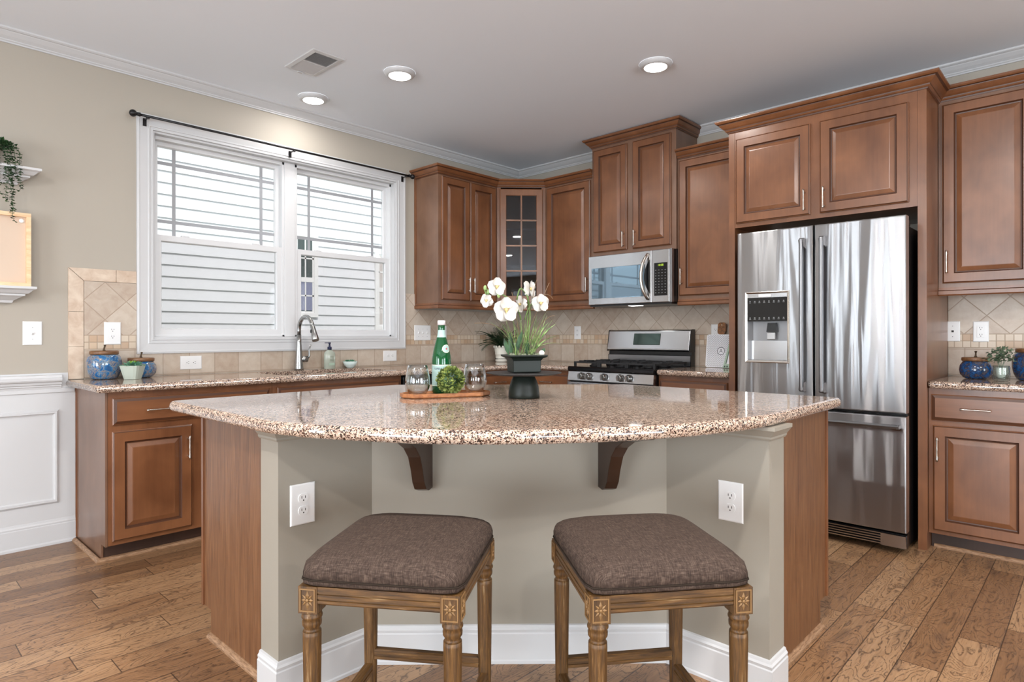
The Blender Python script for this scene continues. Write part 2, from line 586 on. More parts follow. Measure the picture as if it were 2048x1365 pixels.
class MB:
    def __init__(self):
        self.v = []
        self.f = []
        self.s = []
        self.mi = {}

    def add(self, vs, fs, smooth=False, mf=None):
        o = len(self.v)
        for p in vs:
            p = Vector(p)
            self.v.append(mf(p) if mf else p)
        for f in fs:
            self.f.append([i + o for i in f])
            self.s.append(smooth)
        return self

    def box(self, x0, x1, y0, y1, z0, z1, mf=None):
        x0, x1 = min(x0, x1), max(x0, x1)
        y0, y1 = min(y0, y1), max(y0, y1)
        z0, z1 = min(z0, z1), max(z0, z1)
        vs = [(x0, y0, z0), (x1, y0, z0), (x1, y1, z0), (x0, y1, z0), (x0, y0, z1), (x1, y0, z1), (x1, y1, z1), (x0, y1, z1)]
        return self.add(vs, [(0, 3, 2, 1), (4, 5, 6, 7), (0, 1, 5, 4), (1, 2, 6, 5), (2, 3, 7, 6), (3, 0, 4, 7)], mf=mf)

    def prism(self, pts, z0, z1, mf=None, cap=True):
        n = len(pts)
        vs = [(p[0], p[1], z0) for p in pts] + [(p[0], p[1], z1) for p in pts]
        fs = [(i, (i + 1) % n, n + (i + 1) % n, n + i) for i in range(n)]
        if cap:
            fs += [tuple(range(n - 1, -1, -1)), tuple(range(n, 2 * n))]
        return self.add(vs, fs, mf=mf)

    def loft(self, rings, closed=True, cap0=True, cap1=True, smooth=True, mf=None):
        n = len(rings[0])
        vs = [p for r in rings for p in r]
        fs = []
        for k in range(len(rings) - 1):
            for i in range(n if closed else n - 1):
                j = (i + 1) % n
                fs.append((k * n + i, k * n + j, (k + 1) * n + j, (k + 1) * n + i))
        self.add(vs, fs, smooth, mf)
        o = len(self.v) - len(vs)
        if cap0:
            self.f.append([o + i for i in range(n - 1, -1, -1)])
            self.s.append(False)
        if cap1:
            q = o + (len(rings) - 1) * n
            self.f.append([q + i for i in range(n)])
            self.s.append(False)
        return self

    def lathe(self, prof, c=(0, 0, 0), seg=32, mf=None, cap0=True, cap1=True, smooth=True, sx=1.0, sy=1.0):
        rings = []
        for r, z in prof:
            r = max(r, 0.0002)
            rings.append([(c[0] + sx * r * math.cos(2 * PI * i / seg), c[1] + sy * r * math.sin(2 * PI * i / seg), c[2] + z) for i in range(seg)])
        return self.loft(rings, True, cap0, cap1, smooth, mf)

    def tube(self, pts, rad, seg=10, cap=True, smooth=True, mf=None, flatk=1.0):
        pts = [Vector(p) for p in pts]
        n = len(pts)
        rads = rad if isinstance(rad, (list, tuple)) else [rad] * n
        t0 = (pts[1] - pts[0]).normalized()
        nrm = t0.orthogonal().normalized()
        if abs(t0.z) < 0.9:
            nrm = Vector((0, 0, 1)) - t0 * t0.z
            nrm.normalize()
        rings = []
        for i in range(n):
            if i == 0:
                t = t0
            elif i == n - 1:
                t = (pts[i] - pts[i - 1]).normalized()
            else:
                t = (pts[i + 1] - pts[i - 1]).normalized()
            nrm = (nrm - t * nrm.dot(t)).normalized()
            b = t.cross(nrm)
            rings.append([pts[i] + (nrm * math.cos(2 * PI * k / seg) + b * math.sin(2 * PI * k / seg) * flatk) * rads[i] for k in range(seg)])
        return self.loft(rings, True, cap, cap, smooth, mf)

    def bar(self, a, b, w, h):
        a, b = Vector(a), Vector(b)
        t = (b - a).normalized()
        u = Vector((0, 0, 1)) if abs(t.z) < 0.9 else Vector((1, 0, 0))
        s = t.cross(u).normalized()
        u = s.cross(t).normalized()
        r = [s * w / 2 + u * h / 2, -s * w / 2 + u * h / 2, -s * w / 2 - u * h / 2, s * w / 2 - u * h / 2]
        return self.loft([[a + q for q in r], [b + q for q in r]], smooth=False)

    def sphere(self, c, r, seg=16, rings=10, sz=1.0):
        prof = [(r * math.sin(PI * i / rings), -r * sz * math.cos(PI * i / rings)) for i in range(rings + 1)]
        return self.lathe(prof, c, seg)


def mould(mb, path, prof, closed=False, mf=None, segs=None, smooth=False, dark=()):
    """profile of (offset to the left of the path, height) swept along a plan path with mitred corners"""
    n = len(path)
    P = [Vector((p[0], p[1])) for p in path]

    def nrm(a, b):
        d = (b - a).normalized()
        return Vector((-d.y, d.x))
    mit = []
    for i in range(n):
        a = nrm(P[i - 1], P[i]) if (i > 0 or closed) else None
        b = nrm(P[i], P[(i + 1) % n]) if (i < n - 1 or closed) else None
        if a is None:
            m = b
        elif b is None:
            m = a
        else:
            m = a + b
            m = m / max(m.dot(a), 1e-6)
        mit.append(m)
    cnt = n if closed else n - 1
    for k in range(cnt):
        if segs is not None and k not in segs:
            continue
        j = (k + 1) % n
        r0 = [(P[k].x + mit[k].x * o, P[k].y + mit[k].y * o, h) for o, h in prof]
        r1 = [(P[j].x + mit[j].x * o, P[j].y + mit[j].y * o, h) for o, h in prof]
        f0 = len(mb.f)
        mb.loft([r0, r1], True, True, True, smooth, mf)
        for q in dark:
            mb.mi[f0 + q] = 1
    return mb


def dark_faces(mb, f0, n, segs, closed_first=0):
    """give the faces of the listed loft segments (n faces each, from face f0) the second material"""
    for k in segs:
        for i in range(n):
            mb.mi[f0 + k * n + i] = 1


def link(name, mb, mat, parent=None, at=None, bev=0.0, bseg=2, subsurf=0, smooth_angle=None):
    org = Vector((0, 0, 0))
    if parent is not None:
        q = parent
        while q is not None:
            org = org + q.location
            q = q.parent
    elif at is not None:
        org = Vector(at)
    me = bpy.data.meshes.new(name)
    me.from_pydata([tuple(v - org) for v in mb.v], [], mb.f)
    me.polygons.foreach_set('use_smooth', mb.s)
    bm = bmesh.new()
    bm.from_mesh(me)
    bmesh.ops.recalc_face_normals(bm, faces=bm.faces)
    bm.to_mesh(me)
    bm.free()
    me.update()
    o = bpy.data.objects.new(name, me)
    col.objects.link(o)
    if mat is not None:
        me.materials.append(M[mat] if isinstance(mat, str) else mat)
    if mb.mi:
        me.materials.append(M['glaze_line'])
        for i_, v_ in mb.mi.items():
            me.polygons[i_].material_index = v_
    if parent is not None:
        o.parent = parent
    elif at is not None:
        o.location = org
    if bev:
        m = o.modifiers.new('edge', 'BEVEL')
        m.width = bev
        m.segments = bseg
        m.limit_method = 'ANGLE'
        m.angle_limit = math.radians(40)
        m.harden_normals = False
    if subsurf:
        m = o.modifiers.new('sub', 'SUBSURF')
        m.levels = subsurf
        m.render_levels = subsurf
    return o


def tag(o, label=None, cat=None, group=None, kind=None):
    if label:
        o['label'] = label
    if cat:
        o['category'] = cat
    if group:
        o['group'] = group
    if kind:
        o['kind'] = kind
    return o


def thing(name, loc, label, cat, group=None, kind=None):
    o = bpy.data.objects.new(name, None)
    o.empty_display_size = 0.05
    col.objects.link(o)
    o.location = loc
    return tag(o, label, cat, group, kind)


def copy_tree(o, parent=None):
    c = o.copy()
    col.objects.link(c)
    if parent is not None:
        c.parent = parent
    for ch in list(o.children):
        copy_tree(ch, c)
    return c


def frame(O, U, W):
    O, U, W = Vector(O), Vector(U), Vector(W)
    return lambda p: O + U * p.x + W * p.z + Vector((0, 0, 1)) * p.y


# (u along, v up, w out); window wall faces -y, range wall faces -x
def FW(y):
    return frame((0, y, 0), (1, 0, 0), (0, -1, 0))


def FS(x):
    return frame((x, 0, 0), (0, -1, 0), (-1, 0, 0))


def rect_rings(mb, x0, x1, y0, y1, prof, mf, fill=True):
    rings = []
    for ins, w in prof:
        rings.append([(x0 + ins, y0 + ins, w), (x1 - ins, y0 + ins, w), (x1 - ins, y1 - ins, w), (x0 + ins, y1 - ins, w)])
    if fill:
        mb.loft(rings, True, True, True, False, mf)
    else:
        mb.loft(rings + [rings[0]], True, False, False, False, mf)


def door(parent, u0, u1, v0, v1, mf, handle=None, drawer=False, mat='cab', name='door', stile=0.055):
    mb = MB()
    if drawer:
        prof = [(0, 0.001), (0, 0.012), (0.004, 0.0155), (0.018, 0.020), (0.020, 0.020)]
    else:
        s = stile
        prof = [(0, 0.001), (0, 0.013), (0.004, 0.0165), (0.008, 0.020), (s, 0.020), (s + 0.004, 0.0135), (s + 0.006, 0.009), (s + 0.012, 0.008), (s + 0.016, 0.010), (s + 0.034, 0.0165), (s + 0.038, 0.0172)]
    rect_rings(mb, u0, u1, v0, v1, prof, mf)
    dark_faces(mb, 0, 4, [2] if drawer else [4, 5, 6, 2])
    d = link(name, mb, 'cab_h' if drawer else mat, parent)
    if handle:
        for h in (handle if isinstance(handle, list) else [handle]):
            pull(d, h[0], h[1], mf, h[2])
    return d


def pull(parent, u, v, mf, vert=True, L=0.128, base=0.020):
    mb = MB()
    d = 0.026

    def q(a, b, w):
        return mf(Vector((u + (b if vert else a), v + (a if vert else b), w)))
    n = 12
    pts, rr = [], []
    for i in range(n + 1):
        t = -1 + 2 * i / n
        pts.append(q(t * L * 0.5, 0, base + d))
        rr.append(0.0036 + 0.0022 * abs(t) ** 3 + (0.0012 if i == n // 2 else 0))
    mb.tube(pts, rr, 8)
    for s in (-1, 1):
        mb.tube([q(s * 0.048, 0, base - 0.002), q(s * 0.048, 0, base + d)], [0.0055, 0.0038], 8)
    return link('handle', mb, 'nickel', parent)


# crown profiles (offset outwards, z)
def crown_prof(z0, z1, out, s=1):
    h = z1 - z0
    k = [(0, 0), (0.10, 0.0), (0.13, 0.10), (0.22, 0.14), (0.28, 0.22), (0.30, 0.30), (0.46, 0.40), (0.62, 0.56), (0.70, 0.66), (0.72, 0.72), (0.86, 0.76), (0.96, 0.86), (1.0, 0.93), (1.0, 1.0), (0, 1.0)]
    return [(s * a * out, z0 + b * h) for a, b in k]


CDK = (1, 4, 8, 9)

# ================================================================== ROOM SHELL
CE = 2.80


def struct(name, mb, mat, parent=None, **kw):
    o = link(name, mb, mat, parent, **kw)
    if parent is None:
        o['kind'] = 'structure'
    return o


mb = MB().box(-9.6, 0.15, -9.6, 0.15, -0.1, 0.0)
struct('floor', mb, 'floor')
mb = MB().box(-9.6, 0.15, -9.6, 0.15, CE, CE + 0.15)
struct('ceiling', mb, 'ceiling')
# window wall (y 0..0.15) with opening
OX0, OX1, OZ0, OZ1 = -3.331, -1.506, 1.143, 2.431
mb = MB()
mb.box(-9.6, OX0, 0, 0.15, 0, CE)
mb.box(OX1, 0.15, 0, 0.15, 0, CE)
mb.box(OX0, OX1, 0, 0.15, 0, OZ0)
mb.box(OX0, OX1, 0, 0.15, OZ1, CE)
struct('wall_window', mb, 'wall')
mb = MB().box(0, 0.15, -9.6, 0, 0, CE)
struct('wall_range', mb, 'wall')
# rear walls with openings
mb = MB()
for a, b in ((-9.6, -5.0), (-2.4, -1.5), (-0.5, 0)):
    mb.box(-9.6, -9.45, a, b, 0, CE)
for a, b in ((-5.0, -2.4), (-1.5, -0.5)):
    mb.box(-9.6, -9.45, a, b, 2.45, CE).box(-9.6, -9.45, a, b, 0, 0.05)
struct('wall_west', mb, 'wall')
mb = MB()
for a, b in ((-9.45, -8.5), (-6.1, -4.8), (-2.0, 0)):
    mb.box(a, b, -9.6, -9.45, 0, CE)
for a, b in ((-8.5, -6.1), (-4.8, -2.0)):
    mb.box(a, b, -9.6, -9.45, 2.45, CE).box(a, b, -9.6, -9.45, 0, 0.3)
struct('wall_south', mb, 'wall')
# frames of the rear windows
mb = MB()
for yy in (-5.0, -3.74, -2.48):
    mb.box(-9.50, -9.42, yy, yy + 0.08, 0.05, 2.45)
for zz in (0.05, 2.39):
    mb.box(-9.494, -9.426, -5.0, -2.4, zz, zz + 0.06)
struct('window_2', mb, 'trim')  # added unseen window, kept clear of the refrigerator reflection, for its light
mb = MB()
for yy in (-1.5, -1.04, -0.58):
    mb.box(-9.50, -9.42, yy, yy + 0.08, 0.05, 2.45)
for zz in (0.05, 2.39):
    mb.box(-9.494, -9.426, -1.5, -0.5, zz, zz + 0.06)
struct('window_5', mb, 'trim')
for k, (a, b) in enumerate(((-8.5, -6.1), (-4.8, -2.0))):
    mb = MB()
    for xx in (a, (a + b) / 2 - 0.04, b - 0.08):
        mb.box(xx, xx + 0.08, -9.50, -9.42, 0.3, 2.45)
    for zz in (0.3, 1.4, 2.39):
        mb.box(a, b, -9.494, -9.426, zz, zz + 0.06)
    struct('window_%d' % (3 + k), mb, 'trim')

# ceiling crown
zk = CE - 0.067
cp = [(0, zk), (0.008, zk), (0.008, zk + 0.008), (0.014, zk + 0.012), (0.014, zk + 0.018), (0.030, zk + 0.030), (0.046, zk + 0.046), (0.050, zk + 0.052), (0.058, zk + 0.052), (0.066, zk + 0.058), (0.067, CE), (0, CE)]
mb = MB()
mould(mb, [(-9.45, 0), (0, 0), (0, -1.145)], [(-a, b) for a, b in cp])
struct('trim_1', mb, 'trim')
mb = MB()
mould(mb, [(0, -1.93), (0, -9.4)], [(-a, b) for a, b in cp])
struct('trim_2', mb, 'trim')

# wainscot (window wall, left of base cabinets)
mb = MB()
mb.box(-9.45, -3.767, -0.004, 0, 0.8735, 0.955)
mb.box(-9.45, -3.7285, -0.004, 0, 0, 0.8735)
struct('trim_3', mb, 'trim')
rail = [(0, 0.868), (0.010, 0.868), (0.012, 0.878), (0.018, 0.882), (0.018, 0.888), (0.026, 0.893), (0.028, 0.905), (0.040, 0.910), (0.044, 0.918), (0.044, 0.926), (0.036, 0.932), (0.034, 0.944), (0.004, 0.946)]
mb = MB()
mould(mb, [(-3.80, 0), (-9.4, 0)], rail)
r_ = [(a + 0.003, b) for a, b in rail]
struct('trim_4', mb, 'trim')
mb = MB()
mb.box(-9.4, -3.735, -0.012, 0, 0.845, 0.868)
struct('trim_5', mb, 'trim', bev=0.003)
# raised box moulding
bm_prof = [(0, 0.003), (0.0, 0.008), (0.006, 0.012), (0.010, 0.018), (0.018, 0.018), (0.022, 0.010), (0.028, 0.008), (0.028, 0.003)]
mb = MB()
mould(mb, [(-3.810, 0.228), (-3.810, 0.750), (-5.25, 0.750), (-5.25, 0.228)], bm_prof, closed=True, mf=FW(0))
mould(mb, [(-5.40, 0.228), (-5.40, 0.750), (-6.9, 0.750), (-6.9, 0.228)], bm_prof, closed=True, mf=FW(0))
struct('trim_6', mb, 'trim')
base_p = [(0, 0), (0.022, 0), (0.022, 0.012), (0.016, 0.020), (0.015, 0.108), (0.011, 0.112), (0.012, 0.120), (0.008, 0.128), (0.006, 0.138), (0, 0.140)]
mb = MB()
mould(mb, [(-3.732, 0), (-9.4, 0)], base_p)
struct('baseboard_window', mb, 'trim')
mb = MB()
mould(mb, [(0, -4.12), (0, -9.4)], [(-a, b) for a, b in base_p])
struct('baseboard_range', mb, 'trim')

# ================================================================== WINDOW
W = thing('window_1', (-2.42, 0, 1.05), None, None, kind='structure')
cas = [(0.0, 0.0), (0.0, 0.018), (0.012, 0.020), (0.016, 0.017), (0.060, 0.014), (0.064, 0.017), (0.070, 0.017), (0.073, 0.012), (0.080, 0.012), (0.083, 0.016), (0.089, 0.016), (0.090, 0.0)]
mb = MB()
mould(mb, [(-3.421, 1.0527), (-1.416, 1.0527), (-1.416, 2.5213), (-3.421, 2.5213)], cas, closed=True, mf=FW(0))
link('casing', mb, 'trim', W)
# jamb liner
mb = MB()
t_ = 0.012
mb.box(OX0, OX0 + t_, -0.001, 0.15, OZ0, OZ1).box(OX1 - t_, OX1, -0.001, 0.15, OZ0, OZ1)
mb.box(OX0 + t_, OX1 - t_, -0.001, 0.15, OZ0, OZ0 + t_).box(OX0 + t_, OX1 - t_, -0.001, 0.15, OZ1 - t_, OZ1)
link('jamb', mb, 'trim', W)
# mullion
mb = MB().box(-2.452, -2.372, 0.040, 0.15, OZ0 + t_, OZ1 - t_)
link('mullion', mb, 'frame_vinyl', W, bev=0.003)
HX = [(OX0 + t_, -2.452), (-2.372, OX1 - t_)]
for k, (a, b) in enumerate(HX):
    # frame stops
    mb = MB()
    mb.box(a, a + 0.018, 0.045, 0.14, OZ0 + t_, OZ1 - t_).box(b - 0.018, b, 0.045, 0.14, OZ0 + t_, OZ1 - t_)
    mb.box(a, b, 0.045, 0.14, OZ1 - t_ - 0.022, OZ1 - t_).box(a, b, 0.045, 0.14, OZ0 + t_, OZ0 + t_ + 0.014)
    link('frame', mb, 'frame_vinyl', W, bev=0.002)
    # upper sash at y .10
    ua, ub, uz0, uz1 = a + 0.018, b - 0.018, 1.775, OZ1 - t_ - 0.022
    mb = MB()
    rect_rings(mb, ua, ub, uz0, uz1, [(0, 0), (0, 0.028), (0.024, 0.028), (0.030, 0.018), (0.030, 0.0)], FW(0.118), fill=False)
    us = link('upper_sash', mb, 'frame_vinyl', W)
    mb = MB()
    g0, g1, h0, h1 = ua + 0.030, ub - 0.030, uz0 + 0.030, uz1 - 0.030
    mw = 0.011
    for gx in (g0 + 0.097, g1 - 0.097):
        mb.box(gx - mw, gx + mw, 0.1055, 0.108, h0, h1)
    for gz in (h0 + 0.090, h1 - 0.100):
        mb.box(g0, g1, 0.1062, 0.1078, gz - mw, gz + mw)
    link('muntin', mb, 'muntin', us)
    mb = MB().box(g0, g1, 0.1085, 0.1095, h0, h1)
    link('glass_pane', mb, 'pane', us)
    # lower sash at y .065
    la, lb, lz0, lz1 = a + 0.016, b - 0.016, OZ0 + t_ + 0.012, 1.800
    mb = MB()
    rect_rings(mb, la, lb, lz0, lz1, [(0, 0), (0, 0.030), (0.036, 0.030), (0.042, 0.018), (0.042, 0.0)], FW(0.080), fill=False)
    ls = link('lower_sash', mb, 'frame_vinyl', W)
    mb = MB().box(la + 0.042, lb - 0.042, 0.0685, 0.0695, lz0 + 0.042, lz1 - 0.042)
    link('glass_pane', mb, 'pane', ls)
    for qx in (0.22, 0.78):
        mb = MB().box(la + (lb - la) * qx - 0.025, la + (lb - la) * qx + 0.025, 0.052, 0.078, lz1, lz1 + 0.010)
        link('sash_lock', mb, 'frame_vinyl', ls, bev=0.003)
    mb = MB().box(a + 0.018, b - 0.018, 0.1425, 0.1432, OZ0 + t_ + 0.014, 1.79)
    link('insect_screen', mb, 'screen', W)

# ================================================================== OUTSIDE
mb = MB()
YN = 3.15
rv = 0.127
k = 0
z = -0.6
while z < 4.6:
    x1 = 3.0
    mb.add([(-7, YN, z), (x1, YN, z), (x1, YN - 0.026, z), (-7, YN - 0.026, z), (-7, YN, z + rv), (x1, YN, z + rv), (x1, YN - 0.006, z + rv), (-7, YN - 0.006, z + rv)],
           [(0, 3, 2, 1), (4, 5, 6, 7), (0, 1, 5, 4), (1, 2, 6, 5), (2, 3, 7, 6), (3, 0, 4, 7)])
    z += rv
NB = thing('neighbouring_house', (-2, YN, 0), 'white lap-sided neighbouring house wall seen through the kitchen window', 'house')
link('siding', mb, 'siding', NB)
mb = MB()
mb.box(-7, 3, YN + 0.001, YN + 0.35, -0.6, 4.6)
link('wall_core', mb, 'trim_out', NB)
mb = MB()
mb.add([(-7.2, YN - 0.35, 4.70), (3.2, YN - 0.35, 4.70), (3.2, YN + 3.0, 6.4), (-7.2, YN + 3.0, 6.4), (-7.2, YN - 0.35, 4.82), (3.2, YN - 0.35, 4.82), (3.2, YN + 3.0, 6.52), (-7.2, YN + 3.0, 6.52)],
       [(0, 3, 2, 1), (4, 5, 6, 7), (0, 1, 5, 4), (1, 2, 6, 5), (2, 3, 7, 6), (3, 0, 4, 7)])
link('roof', mb, 'roofing', NB)


def nwin(x0, x1, z0, z1, grid=2, mid=None):
    mb_ = MB()
    rect_rings(mb_, x0 - 0.055, x1 + 0.055, z0 - 0.07, z1 + 0.055, [(0, 0.0), (0, 0.045), (0.055, 0.045), (0.055, 0.03), (0.075, 0.03), (0.075, 0.0)], FW(YN - 0.002), fill=False)
    zm = mid or (z0 + z1) / 2
    mb_.box(x0, x1, YN - 0.035, YN - 0.015, zm - 0.03, zm + 0.03)
    f_ = link('window', mb_, 'trim_out', NB)
    mb_ = MB().box(x0, x1, YN - 0.028, YN - 0.020, z0, z1)
    link('pane', mb_, 'dark_glass' if x0 < 0 else 'pale_pane', f_)
    if x0 < 0:
        link('window_shade', MB().box(x0 + 0.02, x1 - 0.02, YN - 0.0300, YN - 0.0285, z0 + 0.02, zm - 0.03), 'blind', f_)
    mb_ = MB()
    for i in range(1, 3):
        gx = x0 + (x1 - x0) * i / 3
        mb_.box(gx - 0.009, gx + 0.009, YN - 0.032, YN - 0.026, z0, z1)
    for zz in (z0 + (zm - z0) / 2, zm + (z1 - zm) / 2):
        mb_.box(x0, x1, YN - 0.032, YN - 0.026, zz - 0.009, zz + 0.009)
    link('muntin', mb_, 'trim_out', f_)


nwin(-0.86, -0.516, 1.466, 2.42, mid=1.875)
nwin(0.47, 0.95, 1.31, 2.30)
mb = MB().box(-12, 8, 0.3, 9, -0.75, -0.62)
tag(link('lawn', mb, 'grass_out', at=(-2, 2, -0.62)), 'green lawn strip between the two houses', 'lawn')

# ================================================================== CABINETS
UF = -0.31      # face of upper cabinets
BF = -0.59      # face of base cabinets
CT = 0.914


def handle_low(u, v=1.59):
    return (u, v, True)


def body(parent, x0, x1, y0, y1, z0, z1, name='carcass', mat='cab_side', bev=0.0):
    return link(name, MB().box(x0, x1, y0, y1, z0, z1), mat, parent, bev=bev)


# shared mouldings of the upper run: left cabinet -> corner -> single
UP = [(-1.307, -0.001), (-1.307, UF), (-0.625, UF), (UF, -0.614), (UF, -1.148)]
CRU = crown_prof(2.488, 2.556, 0.058, -1)
RAIL = [(-a, z) for a, z in [(-0.012, 1.385), (0.006, 1.385), (0.012, 1.392), (0.012, 1.412), (0.005, 1.417), (0.005, 1.432), (-0.012, 1.432)]]

# --- left upper
A = thing('upper_cabinet', (-0.966, 0, 1.43), 'cherry two-door upper cabinet right of the kitchen window', 'cabinet')
body(A, -1.307, -0.6265, UF, -0.001, 1.43, 2.55)
link('crown_molding', mould(MB(), UP, CRU, segs=[0, 1], dark=CDK), 'cab', A)
link('light_rail', mould(MB(), UP, RAIL, segs=[0, 1], dark=(3,)), 'cab', A)
link('side_trim', MB().box(-1.314, -1.307, -0.024, -0.001, 1.434, 2.487), 'cab', A)
door(A, -1.278, -0.969, 1.458, 2.474, FW(UF), handle_low(-0.993))
door(A, -0.962, -0.653, 1.458, 2.474, FW(UF), handle_low(-0.938))
# --- corner upper with glass door
A = thing('corner_cabinet', (-0.3, -0.3, 1.43), 'corner upper cabinet with a glass eight-lite door', 'cabinet')
mb = MB()
inner = [(-0.605, -0.30), (-0.605, -0.012), (-0.012, -0.012), (-0.012, -0.594), (-0.30, -0.594)]
outer = [(-0.6245, UF - 0.0), (-0.6245, -0.001), (-0.001, -0.001), (-0.001, -0.6135), (UF, -0.6135)]
for i in range(4):
    mb.prism([outer[i], outer[i + 1], inner[i + 1], inner[i]], 1.43, 2.55)
link('carcass', mb, 'cab_side', A)
for zz in (1.43, 1.78, 2.11, 2.535):
    mb = MB().prism([(-0.604, -0.305), (-0.604, -0.0125), (-0.0125, -0.0125), (-0.0125, -0.593), (-0.31, -0.593)], zz, zz + 0.015)
    link('shelf', mb, 'cab_in', A)
dl = math.hypot(0.315, 0.304)
uD = Vector((0.315, -0.304, 0)) / dl
wD = Vector((-uD.y, uD.x, 0)) * -1
wD = Vector((-0.304, -0.315, 0)) / dl
FD = frame((-0.625, UF, 0), uD, wD)
mb = MB()
rect_rings(mb, 0.001, dl - 0.001, 1.43, 2.55, [(0, -0.02), (0, 0.0), (0.034, 0.0), (0.034, -0.02)], FD, fill=False)
mb.f = mb.f[1:] if False else mb.f
link('face_frame', mb, 'cab', A)
d0, d1, z0, z1 = 0.026, dl - 0.026, 1.458, 2.474
mb = MB()
s = 0.055
rings = [(0, 0.001), (0, 0.016), (0.006, 0.020), (s, 0.020), (s + 0.004, 0.014), (s + 0.004, 0.001)]
r = []
for ins, w in rings:
    r.append([(d0 + ins, z0 + ins, w), (d1 - ins, z0 + ins, w), (d1 - ins, z1 - ins, w), (d0 + ins, z1 - ins, w)])
mb.loft(r + [r[0]], True, False, False, False, FD)
gd = link('door', mb, 'cab', A)
mb = MB()
a0, a1, b0, b1 = d0 + s, d1 - s, z0 + s, z1 - s
xm = (a0 + a1) / 2
for (p0, p1, q0, q1) in [(xm - 0.007, xm + 0.007, b0, b1)] + [(a0, a1, b0 + (b1 - b0) * i / 4 - 0.007, b0 + (b1 - b0) * i / 4 + 0.007) for i in (1, 2, 3)]:
    vs = [FD(Vector(v)) for v in [(p0, q0, 0.008), (p1, q0, 0.008), (p1, q1, 0.008), (p0, q1, 0.008), (p0, q0, 0.018), (p1, q0, 0.018), (p1, q1, 0.018), (p0, q1, 0.018)]]
    mb.add(vs, [(0, 3, 2, 1), (4, 5, 6, 7), (0, 1, 5, 4), (1, 2, 6, 5), (2, 3, 7, 6), (3, 0, 4, 7)])
link('muntin', mb, 'cab', gd)
mb = MB()
vs = [FD(Vector(v)) for v in [(a0, b0, 0.004), (a1, b0, 0.004), (a1, b1, 0.004), (a0, b1, 0.004), (a0, b0, 0.007), (a1, b0, 0.007), (a1, b1, 0.007), (a0, b1, 0.007)]]
mb.add(vs, [(0, 3, 2, 1), (4, 5, 6, 7), (0, 1, 5, 4), (1, 2, 6, 5), (2, 3, 7, 6), (3, 0, 4, 7)])
link('glass_pane', mb, 'cab_glass', gd)
link('crown_molding', mould(MB(), UP, CRU, segs=[2], dark=CDK), 'cab', A)
link('light_rail', mould(MB(), UP, RAIL, segs=[2], dark=(3,)), 'cab', A)
# --- single upper left of microwave
A = thing('upper_cabinet', (0, -0.88, 1.43), 'cherry single-door upper cabinet just left of the microwave', 'cabinet')
body(A, UF, -0.001, -1.148, -0.6145, 1.43, 2.55)
link('crown_molding', mould(MB(), UP, CRU, segs=[3], dark=CDK), 'cab', A)
link('light_rail', mould(MB(), UP, RAIL, segs=[3], dark=(3,)), 'cab', A)
door(A, 0.642, 1.118, 1.458, 2.474, FS(UF), handle_low(1.092))
# --- tall cabinet above the microwave
MF = -0.335
A = thing('microwave_cabinet', (0, -1.54, 1.83), 'tall cherry two-door cabinet directly above the microwave', 'cabinet')
body(A, MF, -0.001, -1.926, -1.150, 1.815, 2.722)
CRM = crown_prof(2.722, 2.792, 0.062, -1)
link('crown_molding', mould(MB(), [(-0.001, -1.150), (MF, -1.150), (MF, -1.926), (-0.001, -1.926)], CRM, dark=CDK), 'cab', A)
link('carcass_top', MB().box(MF, -0.001, -1.926, -1.150, 2.722, 2.790), 'cab_side', A)
door(A, 1.170, 1.497, 1.848, 2.698, FS(MF), (1.472, 1.93, True))
door(A, 1.552, 1.888, 1.848, 2.698, FS(MF), (1.578, 1.93, True))
# --- upper right of microwave
A = thing('upper_cabinet', (0, -2.2, 1.43), 'cherry single-door upper cabinet between microwave and refrigerator', 'cabinet')
body(A, UF, -0.001, -2.470, -1.928, 1.43, 2.55)
link('crown_molding', mould(MB(), [(UF, -1.928), (UF, -2.470)], CRU, dark=CDK), 'cab', A)
link('light_rail', mould(MB(), [(UF, -1.928), (UF, -2.470)], RAIL, dark=(3,)), 'cab', A)
door(A, 1.944, 2.445, 1.458, 2.474, FS(UF), (1.968, 1.60, True))
# --- refrigerator enclosure
FX = -0.63
A = thing('refrigerator_cabinet', (0, -3.02, 0), 'tall cherry enclosure with two doors above the refrigerator', 'cabinet')
body(A, FX, -0.001, -3.533, -2.513, 1.862, 2.555, mat='cab')
link('side_panel', MB().box(FX - 0.002, -0.001, -2.512, -2.472, 0.0, 2.555), 'cab', A)
link('side_panel', MB().box(FX - 0.002, -0.001, -3.575, -3.534, 0.0, 2.555), 'cab', A)
link('crown_molding', mould(MB(), [(-0.001, -2.472), (FX - 0.002, -2.472), (FX - 0.002, -3.575), (-0.001, -3.575)], crown_prof(2.488, 2.562, 0.068, -1), dark=CDK), 'cab', A)
door(A, 2.524, 2.984, 1.888, 2.436, FS(FX - 0.0005), (2.955, 1.975, True))
door(A, 3.038, 3.494, 1.888, 2.436, FS(FX - 0.0005), (3.064, 1.975, True))
# --- right upper
A = thing('upper_cabinet', (0, -3.8, 1.43), 'cherry upper cabinet at far right above the small counter', 'cabinet')
body(A, UF, -0.001, -4.035, -3.577, 1.43, 2.56)
link('crown_molding', mould(MB(), [(UF, -3.577), (UF, -4.035), (-0.001, -4.035)], crown_prof(2.495, 2.568, 0.058, -1), dark=CDK), 'cab', A)
link('light_rail', mould(MB(), [(UF, -3.577), (UF, -4.035), (-0.001, -4.035)], RAIL, dark=(3,)), 'cab', A)
door(A, 3.597, 4.012, 1.455, 2.474, FS(UF), (3.620, 1.575, True))

# --- base cabinets
TK = 0.09
BT = 0.874


